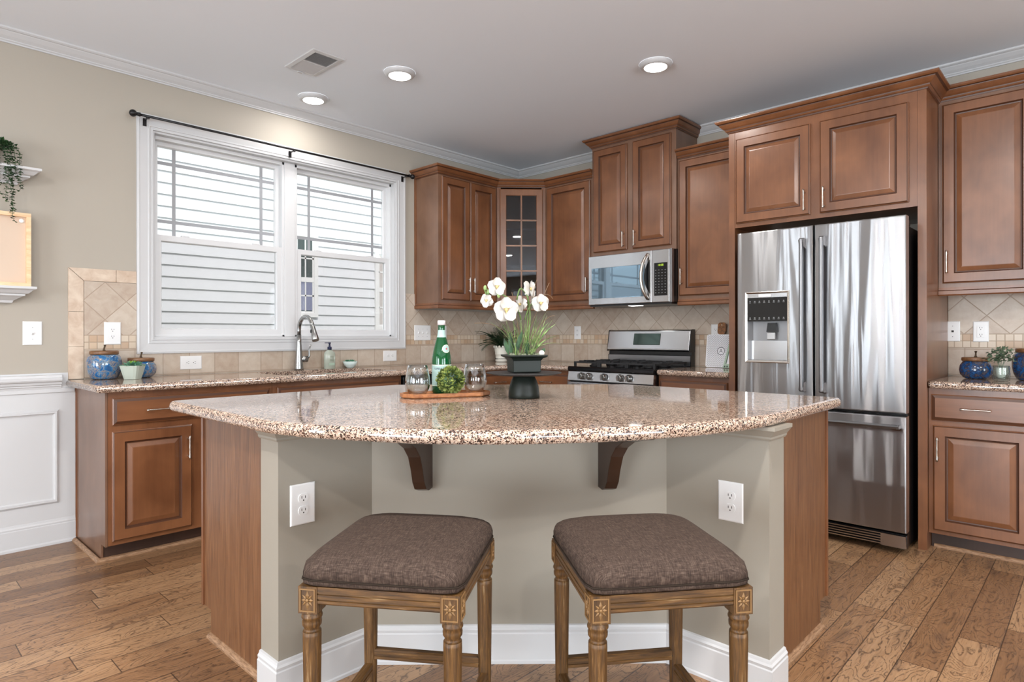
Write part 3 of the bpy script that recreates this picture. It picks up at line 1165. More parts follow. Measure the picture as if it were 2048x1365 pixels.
def base_body(A, fr, u0, u1, hideL=False):
    """carcass above a recessed toe kick"""
    mb_ = MB()
    if fr == 'W':
        mb_.box(u0, u1, BF, -0.002, TK, BT)
        link('carcass', mb_, 'cab', A)
        link('toe_kick', MB().box(u0 + 0.001, u1, BF + 0.072, -0.002, 0.0, TK), 'cab_dark', A)
    else:
        mb_.box(BF, -0.002, -u1, -u0, TK, BT)
        link('carcass', mb_, 'cab', A)
        link('toe_kick', MB().box(BF + 0.072, -0.002, -u1, -u0, 0.0, TK), 'cab_dark', A)


A = thing('base_cabinet', (-3.29, 0, 0), 'cherry base cabinet at the left end of the window counter', 'cabinet')
base_body(A, 'W', -3.716, -2.852)
mb = MB().prism([(0.0, 0.0), (0.515, 0.0), (0.515, 0.088), (0.59, 0.088), (0.59, BT), (0.0, BT)], 0, 0.010, mf=lambda p: Vector((-3.7275 + p.z, -0.001 - p.x, p.y)))
link('end_panel', mb, 'cab_side', A)
link('corner_trim', MB().box(-3.734, -3.7276, -0.022, -0.005, 0.02, 0.872), 'cab', A)
door(A, -3.697, -2.873, 0.706, 0.842, FW(BF), [(-3.485, 0.773, False), (-3.08, 0.773, False)], drawer=True, name='drawer')
door(A, -3.699, -3.314, 0.112, 0.673, FW(BF), (-3.337, 0.550, True))
door(A, -3.258, -2.873, 0.112, 0.673, FW(BF), (-3.235, 0.550, True))
shp = [(0, 0), (-0.018, 0), (-0.018, 0.006), (-0.012, 0.014), (-0.004, 0.018), (0, 0.018)]
link('shoe_molding', mould(MB(), [(-3.735, -0.026), (-3.735, -0.520), (-2.852, -0.520)], shp), 'shoe', A)
A = thing('sink_cabinet', (-2.36, 0, 0), 'cherry sink base cabinet under the window, beneath the faucet', 'cabinet')
mb = MB().box(-2.850, -1.890, BF, BF + 0.018, TK, BT).box(-2.850, -2.834, BF + 0.0181, -0.020, TK, BT).box(-1.906, -1.890, BF + 0.0181, -0.020, TK, BT).box(-2.8339, -1.9061, BF + 0.0181, -0.020, TK, TK + 0.016).box(-2.850, -1.890, -0.0199, -0.002, TK, BT)
link('carcass', mb, 'cab', A)
link('toe_kick', MB().box(-2.849, -1.890, BF + 0.072, -0.002, 0.0, TK - 0.0005), 'cab_dark', A)
door(A, -2.822, -1.907, 0.706, 0.845, FW(BF), None, drawer=True, name='false_drawer')
door(A, -2.822, -2.375, 0.112, 0.673, FW(BF), (-2.40, 0.55, True))
door(A, -2.355, -1.907, 0.112, 0.673, FW(BF), (-2.33, 0.55, True))
A = thing('dishwasher', (-1.58, -0.3, 0), 'stainless dishwasher below the counter, mostly hidden behind the island', 'dishwasher')
link('tub', MB().box(-1.886, -1.292, -0.585, -0.03, 0.09, 0.865), 'black', A)
link('door', MB().box(-1.880, -1.298, -0.610, -0.586, 0.10, 0.80), 'steel', A, bev=0.003)
link('control_panel', MB().box(-1.880, -1.298, -0.606, -0.586, 0.803, 0.862), 'black', A, bev=0.003)
link('handle', MB().tube([(-1.85, -0.640, 0.77), (-1.33, -0.640, 0.77)], 0.009).tube([(-1.84, -0.605, 0.77), (-1.84, -0.64, 0.77)], 0.007).tube([(-1.34, -0.605, 0.77), (-1.34, -0.64, 0.77)], 0.007), 'nickel', A)
link('kick_plate', MB().box(-1.885, -1.293, -0.53, -0.05, 0.0, 0.088), 'black', A)
A = thing('base_cabinet', (-0.9, 0, 0), 'cherry drawer base cabinet next to the dishwasher in the corner', 'cabinet')
base_body(A, 'W', -1.288, -0.594)
door(A, -1.262, -0.628, 0.706, 0.842, FW(BF), (-0.91, 0.773, False), drawer=True, name='drawer')
door(A, -1.262, -0.95, 0.112, 0.673, FW(BF), (-0.975, 0.55, True))
door(A, -0.942, -0.628, 0.112, 0.673, FW(BF), (-0.918, 0.55, True))
A = thing('base_cabinet', (0, -0.6, 0), 'cherry base cabinet just left of the gas range', 'cabinet')
base_body(A, 'S', 0.005, 1.136)
door(A, 0.640, 1.115, 0.706, 0.842, FS(BF), (0.885, 0.773, False), drawer=True, name='drawer')
door(A, 0.640, 1.115, 0.112, 0.673, FS(BF), (1.09, 0.55, True))
A = thing('base_cabinet', (0, -2.2, 0), 'cherry base cabinet between the range and refrigerator', 'cabinet')
base_body(A, 'S', 1.925, 2.470)
door(A, 1.940, 2.445, 0.706, 0.842, FS(BF), (2.19, 0.773, False), drawer=True, name='drawer')
door(A, 1.940, 2.445, 0.112, 0.673, FS(BF), (1.965, 0.55, True))
A = thing('base_cabinet', (0, -3.8, 0), 'cherry base cabinet at far right beside the refrigerator', 'cabinet')
base_body(A, 'S', 3.577, 4.035)
door(A, 3.590, 4.015, 0.703, 0.842, FS(BF), (3.785, 0.772, False), drawer=True, name='drawer')
door(A, 3.597, 4.015, 0.112, 0.676, FS(BF), (3.620, 0.550, True))
link('shoe_molding', mould(MB(), [(-0.519, -3.590), (-0.519, -4.030)], shp), 'shoe', A)

# ================================================================== COUNTERTOPS


def offset_poly(pts, d):
    n = len(pts)
    out = []
    P = [Vector(p) for p in pts]
    for i in range(n):
        a = (P[i] - P[i - 1]).normalized()
        b = (P[(i + 1) % n] - P[i]).normalized()
        na, nb = Vector((-a.y, a.x)), Vector((-b.y, b.x))
        m = na + nb
        m = m / max(m.dot(na), 0.3)
        out.append(P[i] + m * d)
    return out


def slab(pts, z0, z1, r=0.014, hole=None):
    """rounded-edge slab; pts counter-clockwise (offset to the left is inwards)"""
    mb_ = MB()
    rings = []
    h = z1 - z0
    for a in range(0, 9):
        t = PI * a / 8
        ins = r * (1 - math.sin(t)) if False else r * (1 - math.sin(t))
        zz = (z0 + z1) / 2 - (h / 2) * math.cos(t)
        rings.append([(p.x, p.y, zz) for p in offset_poly(pts, ins)])
    mb_.loft(rings, True, hole is None, hole is None, True)
    if hole:
        q0 = rings[0]
        mb_.add([(p[0], p[1], p[2]) for p in q0] + [(p[0], p[1], p[2]) for p in [(a, b, z0) for a, b in offset_poly([(v[0], v[1]) for v in q0], 0.05)]], [(i, (i + 1) % len(q0), len(q0) + (i + 1) % len(q0), len(q0) + i) for i in range(len(q0))])
    if hole:
        top = rings[-1]
        x0, x1, y0, y1 = hole
        hp = []
        rr = 0.06
        for cx, cy, a0 in ((x1 - rr, y1 - rr, 0), (x0 + rr, y1 - rr, 90), (x0 + rr, y0 + rr, 180), (x1 - rr, y0 + rr, 270)):
            for k in range(7):
                a = math.radians(a0 + 15 * k)
                hp.append((cx + rr * math.cos(a), cy + rr * math.sin(a)))
        bm = bmesh.new()
        tv = [bm.verts.new(p) for p in top]
        te = [bm.edges.new((tv[i], tv[(i + 1) % len(tv)])) for i in range(len(tv))]
        hv = [bm.verts.new((p[0], p[1], z1)) for p in hp]
        he = [bm.edges.new((hv[i], hv[(i + 1) % len(hv)])) for i in range(len(hv))]
        bmesh.ops.triangle_fill(bm, use_beauty=True, edges=te + he)
        gone = [f for f in bm.faces if x0 < f.calc_center_median().x < x1 and y0 < f.calc_center_median().y < y1 and all((v.co.x > x0 - 1e-4 and v.co.x < x1 + 1e-4 and v.co.y > y0 - 1e-4 and v.co.y < y1 + 1e-4) for v in f.verts)]
        bmesh.ops.delete(bm, geom=gone, context='FACES_ONLY')
        bm.verts.index_update()
        bm.verts.ensure_lookup_table()
        mb_.add([v.co.copy() for v in bm.verts], [[v.index for v in f.verts] for f in bm.faces])
        bm.free()
        mb_.loft([[(p[0], p[1], z1) for p in hp], [(p[0], p[1], z0 + 0.001) for p in hp]], True, False, False, True)
    return mb_


def round_corner(pts, idx, r, n=5):
    out = []
    for i, p in enumerate(pts):
        if i in idx:
            P0, P1, P2 = Vector(pts[i - 1]), Vector(p), Vector(pts[(i + 1) % len(pts)])
            a = (P0 - P1).normalized()
            b = (P2 - P1).normalized()
            s_, e_ = P1 + a * r, P1 + b * r
            for k in range(n + 1):
                t = k / n
                q = s_ * (1 - t) ** 2 + P1 * 2 * t * (1 - t) + e_ * t * t
                out.append((q.x, q.y))
        else:
            out.append(tuple(p))
    return out


# L-shaped window-side counter (clockwise listing reversed to ccw)
Lp = [(-3.778, -0.640), (-0.640, -0.640), (-0.640, -1.136), (-0.010, -1.136), (-0.010, -0.010), (-3.778, -0.010)]
Lp = round_corner(Lp, [0], 0.02)
mb = slab(Lp, 0.8755, CT, hole=(-2.76, -1.95, -0.53, -0.125))
A = tag(link('countertop', mb, 'granite', at=(-2.2, -0.3, CT - 0.038)), 'long L-shaped speckled granite counter under the window around a sink', 'countertop')
mb = slab(round_corner([(-0.642, -2.471), (-0.010, -2.471), (-0.010, -1.926), (-0.642, -1.926)], [0, 3], 0.03), 0.8755, CT)
tag(link('countertop', mb, 'granite', at=(-0.3, -2.2, CT - 0.038)), 'short granite counter between range and refrigerator', 'countertop')
mb = slab(round_corner([(-0.642, -4.04), (-0.010, -4.04), (-0.010, -3.577), (-0.642, -3.577)], [0, 3], 0.03), 0.8755, CT)
tag(link('countertop', mb, 'granite', at=(-0.3, -3.8, CT - 0.038)), 'small granite counter at far right beside the refrigerator enclosure', 'countertop')

# sink
A = thing('sink', (-2.355, -0.33, 0.7), 'undermount stainless sink set in the counter below the window', 'sink')
mb = MB()
x0, x1, y0, y1 = -2.775, -1.935, -0.545, -0.110
mb.loft([[(x0, y0, 0.8745), (x1, y0, 0.8745), (x1, y1, 0.8745), (x0, y1, 0.8745)], [(x0 + 0.018, y0 + 0.018, 0.8745), (x1 - 0.018, y0 + 0.018, 0.8745), (x1 - 0.018, y1 - 0.018, 0.8745), (x0 + 0.018, y1 - 0.018, 0.8745)],
         [(x0 + 0.03, y0 + 0.03, 0.70), (x1 - 0.03, y0 + 0.03, 0.70), (x1 - 0.03, y1 - 0.03, 0.70), (x0 + 0.03, y1 - 0.03, 0.70)]], True, False, True, False)
link('basin', mb, 'steel_sink', A)
link('drain', MB().lathe([(0.045, 0), (0.045, 0.004), (0.02, 0.002)], (-2.355, -0.33, 0.701), 24), 'chrome', A)

# faucet
A = thing('faucet', (-2.40, -0.068, CT), 'tall brushed gooseneck pull-down faucet behind the sink', 'faucet')
fx, fy = -2.40, -0.068
mb = MB()
mb.lathe([(0.031, 0.0), (0.031, 0.012), (0.029, 0.03), (0.026, 0.075), (0.021, 0.14), (0.0175, 0.20), (0.0165, 0.255)], (fx, fy, CT), 24)
link('body', mb, 'faucet', A)
pts = [(fx, fy, CT + 0.25)]
R_ = 0.098
for k in range(0, 15):
    a = PI - PI * k / 14 * 0.90
    pts.append((fx, fy - R_ - R_ * math.cos(a), CT + 0.285 + R_ * math.sin(a)))
link('spout', MB().tube(pts, 0.0145, 14), 'faucet', A)
e = Vector(pts[-1])
d_ = (Vector(pts[-1]) - Vector(pts[-2])).normalized()
mb = MB().tube([e - d_ * 0.005, e + d_ * 0.01, e + d_ * 0.06, e + d_ * 0.105, e + d_ * 0.112], [0.015, 0.0165, 0.021, 0.0255, 0.022], 16)
link('spray_head', mb, 'faucet', A)
link('spray_button', MB().sphere(e + d_ * 0.04 + Vector((-0.017, 0, 0)), 0.009, 10, 8, 1.6), 'black', A)
mb = MB().tube([(fx + 0.015, fy, CT + 0.078), (fx + 0.062, fy - 0.002, CT + 0.078)], [0.022, 0.022], 16)
mb.tube([(fx + 0.058, fy, CT + 0.075), (fx + 0.078, fy - 0.004, CT + 0.10), (fx + 0.076, fy - 0.006, CT + 0.15), (fx + 0.088, fy - 0.008, CT + 0.183)], [0.010, 0.009, 0.006, 0.005], 10)
link('lever', mb, 'faucet', A)

# soap bottle
A = thing('soap_dispenser', (-2.165, -0.085, CT), 'clear soap bottle with a navy pump beside the faucet', 'bottle')
c = (-2.165, -0.085, CT + 0.001)
link('bottle', MB().lathe([(0.040, 0), (0.044, 0.004), (0.044, 0.105), (0.040, 0.122), (0.020, 0.137), (0.014, 0.142)], c, 28, sy=0.7), 'soap', A)
link('pump', MB().lathe([(0.016, 0.1425), (0.016, 0.163), (0.008, 0.164), (0.006, 0.185), (0.009, 0.186), (0.009, 0.197)], c, 16).bar((c[0] - 0.038, c[1], CT + 0.194), (c[0], c[1], CT + 0.194), 0.008, 0.006), 'navy_pump', A)
lb = MB()
for (x0_, x1_, z0_, z1_) in [(-0.022, 0.022, 0.028, 0.046)]:
    lb.box(c[0] + x0_, c[0] + x1_, c[1] - 0.0325, c[1] - 0.0300, CT + z0_, CT + z1_)
link('label_band', lb, 'sage_card', A)
lb = MB()
for i in range(4):
    lb.box(c[0] - 0.016, c[0] + 0.016, c[1] - 0.0322, c[1] - 0.0305, CT + 0.06 + i * 0.011, CT + 0.063 + i * 0.011)
link('label_text', lb, 'moss', A)

# faceted leaf helper


def leaf(mb_, base, tip, width, nrm=None, fold=0.25):
    b_, t_2 = Vector(base), Vector(tip)
    d = t_2 - b_
    s_ = d.cross(Vector(nrm) if nrm is not None else Vector((0.3, 0.2, 1)))
    if s_.length < 1e-6:
        s_ = d.orthogonal()
    s_.normalize()
    n_ = s_.cross(d).normalized()
    m1 = b_ + d * 0.35
    m2 = b_ + d * 0.72
    w = width / 2
    vs = [b_, m1 + s_ * w - n_ * w * fold, m1 + n_ * w * fold * 0.4, m1 - s_ * w - n_ * w * fold, m2 + s_ * w * 0.8 - n_ * w * fold, m2 + n_ * w * 0.2 * fold, m2 - s_ * w * 0.8 - n_ * w * fold, t_2]
    mb_.add(vs, [(0, 1, 2), (0, 2, 3), (1, 4, 5, 2), (2, 5, 6, 3), (4, 7, 5), (5, 7, 6)], True)


def blade(mb_, pts, w0, nseg=None):
    """thin tapering curved strip with a V fold"""
    P = [Vector(p) for p in pts]
    n = len(P)
    rows = []
    for i in range(n):
        t = (P[min(i + 1, n - 1)] - P[max(i - 1, 0)]).normalized()
        s_ = t.cross(Vector((0.37, -0.6, 0.7))).normalized()
        u_ = s_.cross(t)
        f_ = i / (n - 1)
        w = w0 * (0.55 + 0.9 * f_ - 1.4 * f_ * f_)
        w = max(w, 0.0004)
        rows.append([P[i] - s_ * w, P[i] - u_ * w * 0.5, P[i] + s_ * w])
    mb_.loft(rows, False, False, False, True)


def arc(base, dirv, L, droop, n=7):
    b_ = Vector(base)
    d = Vector(dirv).normalized()
    out = []
    p = b_.copy()
    for i in range(n + 1):
        out.append(p.copy())
        d = (d + Vector((0, 0, -droop / n))).normalized()
        p = p + d * (L / n)
    return out


def succulent(mb_, c, r, rows=3):
    c = Vector(c)
    for k in range(rows):
        n = 7 - k
        el = 0.25 + 0.45 * k
        for i in range(n):
            a = 2 * PI * i / n + k * 0.5
            tip = c + Vector((math.cos(a) * math.cos(el), math.sin(a) * math.cos(el), math.sin(el))) * r * (1 - 0.22 * k)
            leaf(mb_, c, tip, r * 0.42, fold=0.5)


# bowl with succulent
A = thing('succulent_bowl', (-1.985, -0.075, CT), 'frosted bowl of green succulents right of the soap bottle', 'plant')
c = (-1.985, -0.075, CT + 0.001)
link('bowl', MB().lathe([(0.024, 0), (0.026, 0.004), (0.044, 0.018), (0.056, 0.05), (0.052, 0.05), (0.040, 0.02), (0.001, 0.012)], c, 28), 'bowl_glass', A)
mb = MB()
for dx, dy in ((-0.02, 0), (0.02, 0.01), (0.0, -0.02)):
    succulent(mb, (c[0] + dx, c[1] + dy, c[2] + 0.045), 0.036)
link('succulent', mb, 'leaf_succ', A)

# blue canisters


def canister(x, y, z, s, hb, label, mat, squat=False):
    A_ = thing('canister', (x, y, z), label, 'canister')
    c_ = (x, y, z + 0.001)
    if squat:
        prof = [(0.048, 0), (0.062, 0.006), (0.078, 0.026), (0.082, 0.05), (0.078, 0.075), (0.068, hb - 0.008), (0.064, hb)]
    else:
        prof = [(0.055, 0), (0.066, 0.006), (0.080, 0.036), (0.087, 0.07), (0.087, 0.105), (0.080, hb - 0.012), (0.072, hb - 0.002), (0.066, hb)]
    prof = [(a * s, b) for a, b in prof]
    link('jar', MB().lathe(prof, c_, 40), mat, A_)
    r_l = prof[-1][0] + 0.006
    link('lid', MB().lathe([(r_l - 0.003, hb + 0.001), (r_l, hb + 0.004), (r_l, hb + 0.019), (r_l - 0.003, hb + 0.022), (0.01, hb + 0.023)], c_, 36), 'lidwood', A_)
    q = hb + 0.023
    mb_ = MB().tube([(x, y, z + q), (x - 0.002, y, z + q + 0.008), (x + 0.002, y, z + q + 0.022), (x + 0.004, y, z + q + 0.034)], [0.009, 0.005, 0.004, 0.007], 10)
    link('knob', mb_, 'lid_stem', A_)
    return A_


canister(-3.614, -0.105, CT, 1.0, 0.140, 'tall blue floral ceramic canister at the left end of the window counter', 'glaze1')
canister(-3.425, -0.105, CT, 1.0, 0.095, 'squat blue floral canister behind the potted succulent', 'glaze1', True)
canister(-0.25, -3.742, CT, 0.95, 0.098, 'squat dark blue canister on the far right counter', 'glaze2', True)
canister(-0.22, -3.985, CT, 1.0, 0.150, 'taller dark blue canister at the right edge of the photo', 'glaze2')

# potted succulent in sage pot
A = thing('potted_succulent', (-3.505, -0.235, CT), 'rosette succulent in a tapered sage pot between blue canisters', 'plant')
c = (-3.505, -0.235, CT + 0.001)
mb = MB()
rings = []
for hh, z_ in ((0.036, 0), (0.055, 0.078), (0.051, 0.078), (0.050, 0.072)):
    rr_ = []
    for k in range(24):
        a = 2 * PI * k / 24 + YAW
        q = (abs(math.cos(a - YAW)) ** 5 + abs(math.sin(a - YAW)) ** 5) ** (-0.2)
        rr_.append((c[0] + hh * q * math.cos(a), c[1] + hh * q * math.sin(a), c[2] + z_))
    rings.append(rr_)
link('pot', mb.loft(rings, smooth=False), 'sage_pot', A)
mb = MB()
for k in range(3):
    n = 11 - 2 * k
    el = 0.12 + 0.32 * k
    for i in range(n):
        a = 2 * PI * i / n + k * 0.5
        cc = Vector((c[0], c[1], c[2] + 0.074))
        leaf(mb, cc, cc + Vector((math.cos(a) * math.cos(el), math.sin(a) * math.cos(el), math.sin(el))) * (0.072 - 0.014 * k), 0.024, fold=0.5)
link('rosette', mb, 'leaf_succ', A)
mb = MB()
for i in range(5):
    a = 2 * PI * i / 5
    cc = Vector((c[0], c[1], c[2] + 0.078))
    leaf(mb, cc, cc + Vector((math.cos(a) * 0.5, math.sin(a) * 0.5, 0.85)) * 0.034, 0.018, fold=0.5)
link('rosette_heart', mb, 'leaf_lime', A)

# ================================================================== BACKSPLASH
B_ = thing('trim_7', (-3.6, 0, CT), None, None, kind='structure')
mb = MB().box(-3.690, -3.4215, -0.008, -0.0005, CT + 0.001, 1.478)
link('tile_field', mb, 'tile_w', B_)
mb = MB()
mb.box(-3.4215, -1.4155, -0.008, -0.0005, CT + 0.001, 1.0522)
link('tile_field', mb, 'tile_w', B_)
mb = MB()
mb.box(-1.4155, -1.3075, -0.008, -0.0005, CT + 0.001, 1.515).box(-1.3075, -0.009, -0.008, -0.0005, CT + 0.001, 1.384)
link('tile_field', mb, 'tile_w', B_)
mb = MB()
g = 0.0016
zt, zb, xl, xr = 1.552, 1.480, -3.766, -3.692
mb.prism([(xl, 0.916), (xr, 0.916), (xr, 1.10), (xl, 1.10)], 0.0, 0.009, mf=FW(0))
mb.prism([(xl, 1.10 + g), (xr, 1.10 + g), (xr, 1.30), (xl, 1.30)], 0.0, 0.009, mf=FW(0))
mb.prism([(xl, 1.30 + g), (xr, 1.30 + g), (xr, zb - g), (xl, zt - g)], 0.0, 0.009, mf=FW(0))
mb.prism([(xl + g, zt), (xr + g, zb), (-3.53, zb), (-3.53, zt)], 0.0, 0.009, mf=FW(0))
mb.prism([(-3.53 + g, zb), (-3.4215, zb), (-3.4215, zt), (-3.53 + g, zt)], 0.0, 0.009, mf=FW(0))
link('border_tile', mb, 'tile_b', B_, bev=0.001)
mb = MB().box(-0.008, -0.0005, -2.471, -0.009, CT + 0.001, 1.43)
struct('trim_8', mb, 'tile_s')
mb = MB().box(-0.008, -0.0005, -4.04, -3.577, CT + 0.001, 1.428)
struct('trim_9', mb, 'tile_s')

# ================================================================== OUTLETS / SWITCHES


def F_at(pos, ax):
    """frame at pos facing: 'W' -y, 'S' -x"""
    if ax == 'W':
        return frame(pos, (1, 0, 0), (0, -1, 0))
    return frame(pos, (0, -1, 0), (-1, 0, 0))


def plate_mb(w, h, mf):
    mb_ = MB()
    rect_rings(mb_, -w / 2, w / 2, -h / 2, h / 2, [(0, 0.0), (0, 0.003), (0.003, 0.0058), (0.006, 0.0062)], mf)
    return mb_


def outlet(pos, ax, label, group=None, horiz=False, w=0.086, h=0.132, decor=False):
    mf0 = F_at(pos, ax)
    mf = (lambda p: mf0(Vector((p.y, -p.x, p.z)))) if horiz else mf0
    A_ = thing('outlet', pos, label, 'outlet', group)
    link('plate', plate_mb(w, h, mf), 'white_plastic', A_)
    if decor:
        mb_ = MB()
        rect_rings(mb_, -0.018, 0.018, -0.035, 0.035, [(0, 0.0061), (0, 0.009), (0.001, 0.0095)], mf)
        link('receptacle', mb_, 'white_plastic', A_)
    for s_ in (-1, 1):
        cy = s_ * 0.020
        if not decor:
            pts_ = []
            for k in range(20):
                a = 2 * PI * k / 20
                pts_.append((0.0175 * math.cos(a), cy + max(-0.0135, min(0.0135, 0.0175 * math.sin(a)))))
            mb_ = MB().prism(pts_, 0.0061, 0.0085, mf=lambda p: mf(p))
            r_o = link('receptacle', mb_, 'white_plastic', A_)
        else:
            r_o = A_
        mb_ = MB()
        zt_ = 0.0097 if decor else 0.0087
        for sx in (-0.006, 0.006):
            mb_.prism([(sx - 0.0011, cy - 0.001), (sx + 0.0011, cy - 0.001), (sx + 0.0011, cy + 0.007), (sx - 0.0011, cy + 0.007)], zt_ - 0.001, zt_, mf=lambda p: mf(p))
        mb_.prism([(0.0024 * math.cos(a * PI / 4), cy - 0.007 + 0.0024 * math.sin(a * PI / 4)) for a in range(8)], zt_ - 0.001, zt_, mf=lambda p: mf(p))
        link('slots', mb_, 'slot', r_o if not decor else A_)
    return A_


outlet((-3.549, -0.0085, 1.177), 'W', 'white outlet on the tile above the tall blue canister')
outlet((-3.111, -0.0085, 0.990), 'W', 'sideways white outlet below the left end of the window', horiz=True, w=0.086, h=0.130)
outlet((-1.570, -0.0085, 0.995), 'W', 'sideways white outlet below the right end of the window', horiz=True, w=0.086, h=0.130)
outlet((-0.0085, -0.745, 1.185), 'S', 'white outlet on the tile left of the range backguard', w=0.075, h=0.12)
outlet((-0.0085, -2.085, 1.185), 'S', 'white outlet half hidden behind the dotted cutting board', w=0.075, h=0.12)
outlet((-0.0085, -3.738, 1.181), 'S', 'white rectangular-insert outlet on the far right backsplash', decor=True, w=0.076, h=0.122)
outlet((-3.607, -2.3795, 0.617), 'W', 'white outlet on the left return wall of the island')
o_ = outlet((-2.6135, -3.373, 0.612), 'S', 'white outlet on the right return wall of the island')


def switch(pos, ax, n, label, w, h=0.130, jack=False):
    mf = F_at(pos, ax)
    A_ = thing('light_switch' if not jack else 'wall_jack', pos, label, 'switch' if not jack else 'wall plate')
    link('plate', plate_mb(w, h, mf), 'white_plastic', A_)
    for i in range(n):
        ux = (i - (n - 1) / 2) * 0.046
        if jack:
            mb_ = MB()
            rect_rings(mb_, ux - 0.006, ux + 0.006, -0.006, 0.006, [(0, 0.006), (0, 0.0068)], mf)
            link('jack', mb_, 'slot', A_)
        else:
            mb_ = MB()
            mb_.loft([[mf(Vector(v)) for v in r0] for r0 in ([(ux - 0.005, -0.010, 0.006), (ux + 0.005, -0.010, 0.006), (ux + 0.005, 0.010, 0.006), (ux - 0.005, 0.010, 0.006)], [(ux - 0.004, 0.002, 0.019), (ux + 0.004, 0.002, 0.019), (ux + 0.004, 0.009, 0.017), (ux - 0.004, 0.009, 0.017)])], smooth=False)
            link('toggle', mb_, 'white_plastic', A_)
        mb_ = MB()
        for sy in (-0.032, 0.032):
            mb_.prism([(ux + 0.0022 * math.cos(a * PI / 4), sy + 0.0022 * math.sin(a * PI / 4)) for a in range(8)], 0.006, 0.0072, mf=lambda p: mf(p))
        link('screw', mb_, 'slot' if jack else 'grey_plastic', A_)
    return A_


switch((-3.928, -0.0005, 1.177), 'W', 1, 'white single toggle switch plate on the beige wall at left', 0.086)
switch((-1.232, -0.0085, 1.185), 'W', 3, 'white triple toggle switch plate right of the window casing', 0.175)
switch((-1.005, -0.0085, 1.180), 'W', 1, 'white single switch plate half hidden behind the green bottle', 0.082)
switch((-0.0085, -3.600, 1.183), 'S', 1, 'cream phone jack plate beside the refrigerator enclosure', 0.074, 0.122, jack=True)

# ================================================================== RANGE
A = thing('gas_range', (-0.33, -1.53, 0), 'stainless gas range with black grates and five knobs', 'range')
y0, y1 = -1.919, -1.143
RX = -0.655
link('body', MB().box(RX + 0.03, -0.03, y0, y1, 0.02, 0.872), 'black', A)
mb = MB().prism([(RX + 0.004, 0.800), (RX - 0.004, 0.806), (RX + 0.006, 0.874), (RX + 0.03, 0.874), (RX + 0.03, 0.800)], y0, y1, mf=lambda p: Vector((p.x, p.z, p.y)))
cpnl = link('control_panel', mb, 'steel', A)
mb = MB().prism([(RX + 0.006, 0.876), (RX - 0.002, 0.886), (RX - 0.002, 0.906), (RX + 0.006, 0.915), (-0.10, 0.915), (-0.10, 0.876)], y0, y1, mf=lambda p: Vector((p.x, p.z, p.y)))
link('cooktop', mb, 'black_enamel', A)
for yk in (1.280, 1.349, 1.494, 1.640, 1.716):
    mb = MB()
    c_ = Vector((RX - 0.003, -yk, 0.842))
    rr = lambda r_, d__: [c_ + Vector((-d__, r_ * math.cos(2 * PI * k / 24), r_ * math.sin(2 * PI * k / 24))) for k in range(24)]
    mb.loft([rr(0.028, 0.0), rr(0.028, 0.006), rr(0.024, 0.010), rr(0.022, 0.028), rr(0.019, 0.032)])
    mb.box(c_.x - 0.044, c_.x - 0.028, c_.y - 0.006, c_.y + 0.006, c_.z - 0.021, c_.z + 0.021)
    link('knob', mb, 'faucet', A)
link('oven_door', MB().box(RX - 0.012, RX + 0.029, y0 + 0.004, y1 - 0.004, 0.235, 0.792), 'steel', A, bev=0.003)
link('oven_window', MB().box(RX - 0.014, RX - 0.0121, y0 + 0.12, y1 - 0.12, 0.37, 0.66), 'black_enamel', A)
mb = MB()
for k in range(6):
    yy = y0 + 0.07 + k * 0.115
    mb.box(RX - 0.0135, RX - 0.0121, yy, yy + 0.085, 0.772, 0.777)
link('door_vent', mb, 'black', A)
mb = MB().tube([(RX - 0.065, y0 + 0.04, 0.725), (RX - 0.065, y1 - 0.04, 0.725)], 0.012)
for yy in (y0 + 0.06, y1 - 0.06):
    mb.tube([(RX - 0.012, yy, 0.725), (RX - 0.065, yy, 0.725)], 0.009)
link('handle', mb, 'nickel', A)
link('drawer', MB().box(RX - 0.010, RX + 0.029, y0 + 0.004, y1 - 0.004, 0.06, 0.225), 'steel', A, bev=0.003)
# backguard
mb = MB().prism([(-0.030, 0.915), (-0.095, 0.915), (-0.095, 0.998), (-0.080, 1.002), (-0.080, 1.03), (-0.030, 1.03)], y0, y1, mf=lambda p: Vector((p.x, p.z, p.y)))
link('vent_trim', MB().box(-0.0965, -0.0951, y0 + 0.006, y1 - 0.006, 0.918, 0.996), 'steel_dark', A)
link('backguard_base', mb, 'black', A)
mb = MB().prism([(-0.030, 1.030), (-0.100, 1.030), (-0.118, 1.040), (-0.118, 1.054), (-0.088, 1.198), (-0.075, 1.206), (-0.030, 1.206)], y0 + 0.006, y1 - 0.006, mf=lambda p: Vector((p.x, p.z, p.y)))
bgd = link('backguard', mb, 'steel', A, bev=0.004)
link('backguard_cap', MB().prism([(-0.028, 1.028), (-0.112, 1.028), (-0.086, 1.202), (-0.072, 1.208), (-0.028, 1.208)], y0 - 0.001, y0 + 0.005, mf=lambda p: Vector((p.x, p.z, p.y))), 'black', A)
link('backguard_cap', MB().prism([(-0.028, 1.028), (-0.112, 1.028), (-0.086, 1.202), (-0.072, 1.208), (-0.028, 1.208)], y1 - 0.005, y1 + 0.001, mf=lambda p: Vector((p.x, p.z, p.y))), 'black', A)
fr_ = frame((-0.118, 0, 1.054), (0, -1, 0), (-1, 0, 0))
ang = math.atan2(0.030, 0.144)
FB = lambda p: Vector((-0.1185 + p.y * math.sin(ang) - p.z * math.cos(ang), -p.x, 1.054 + p.y * math.cos(ang) + p.z * math.sin(ang)))
mb = MB()
rect_rings(mb, 1.405, 1.655, 0.028, 0.125, [(0, 0.0), (0.001, 0.003), (0.004, 0.004)], FB)
link('display', mb, 'range_glass', A)
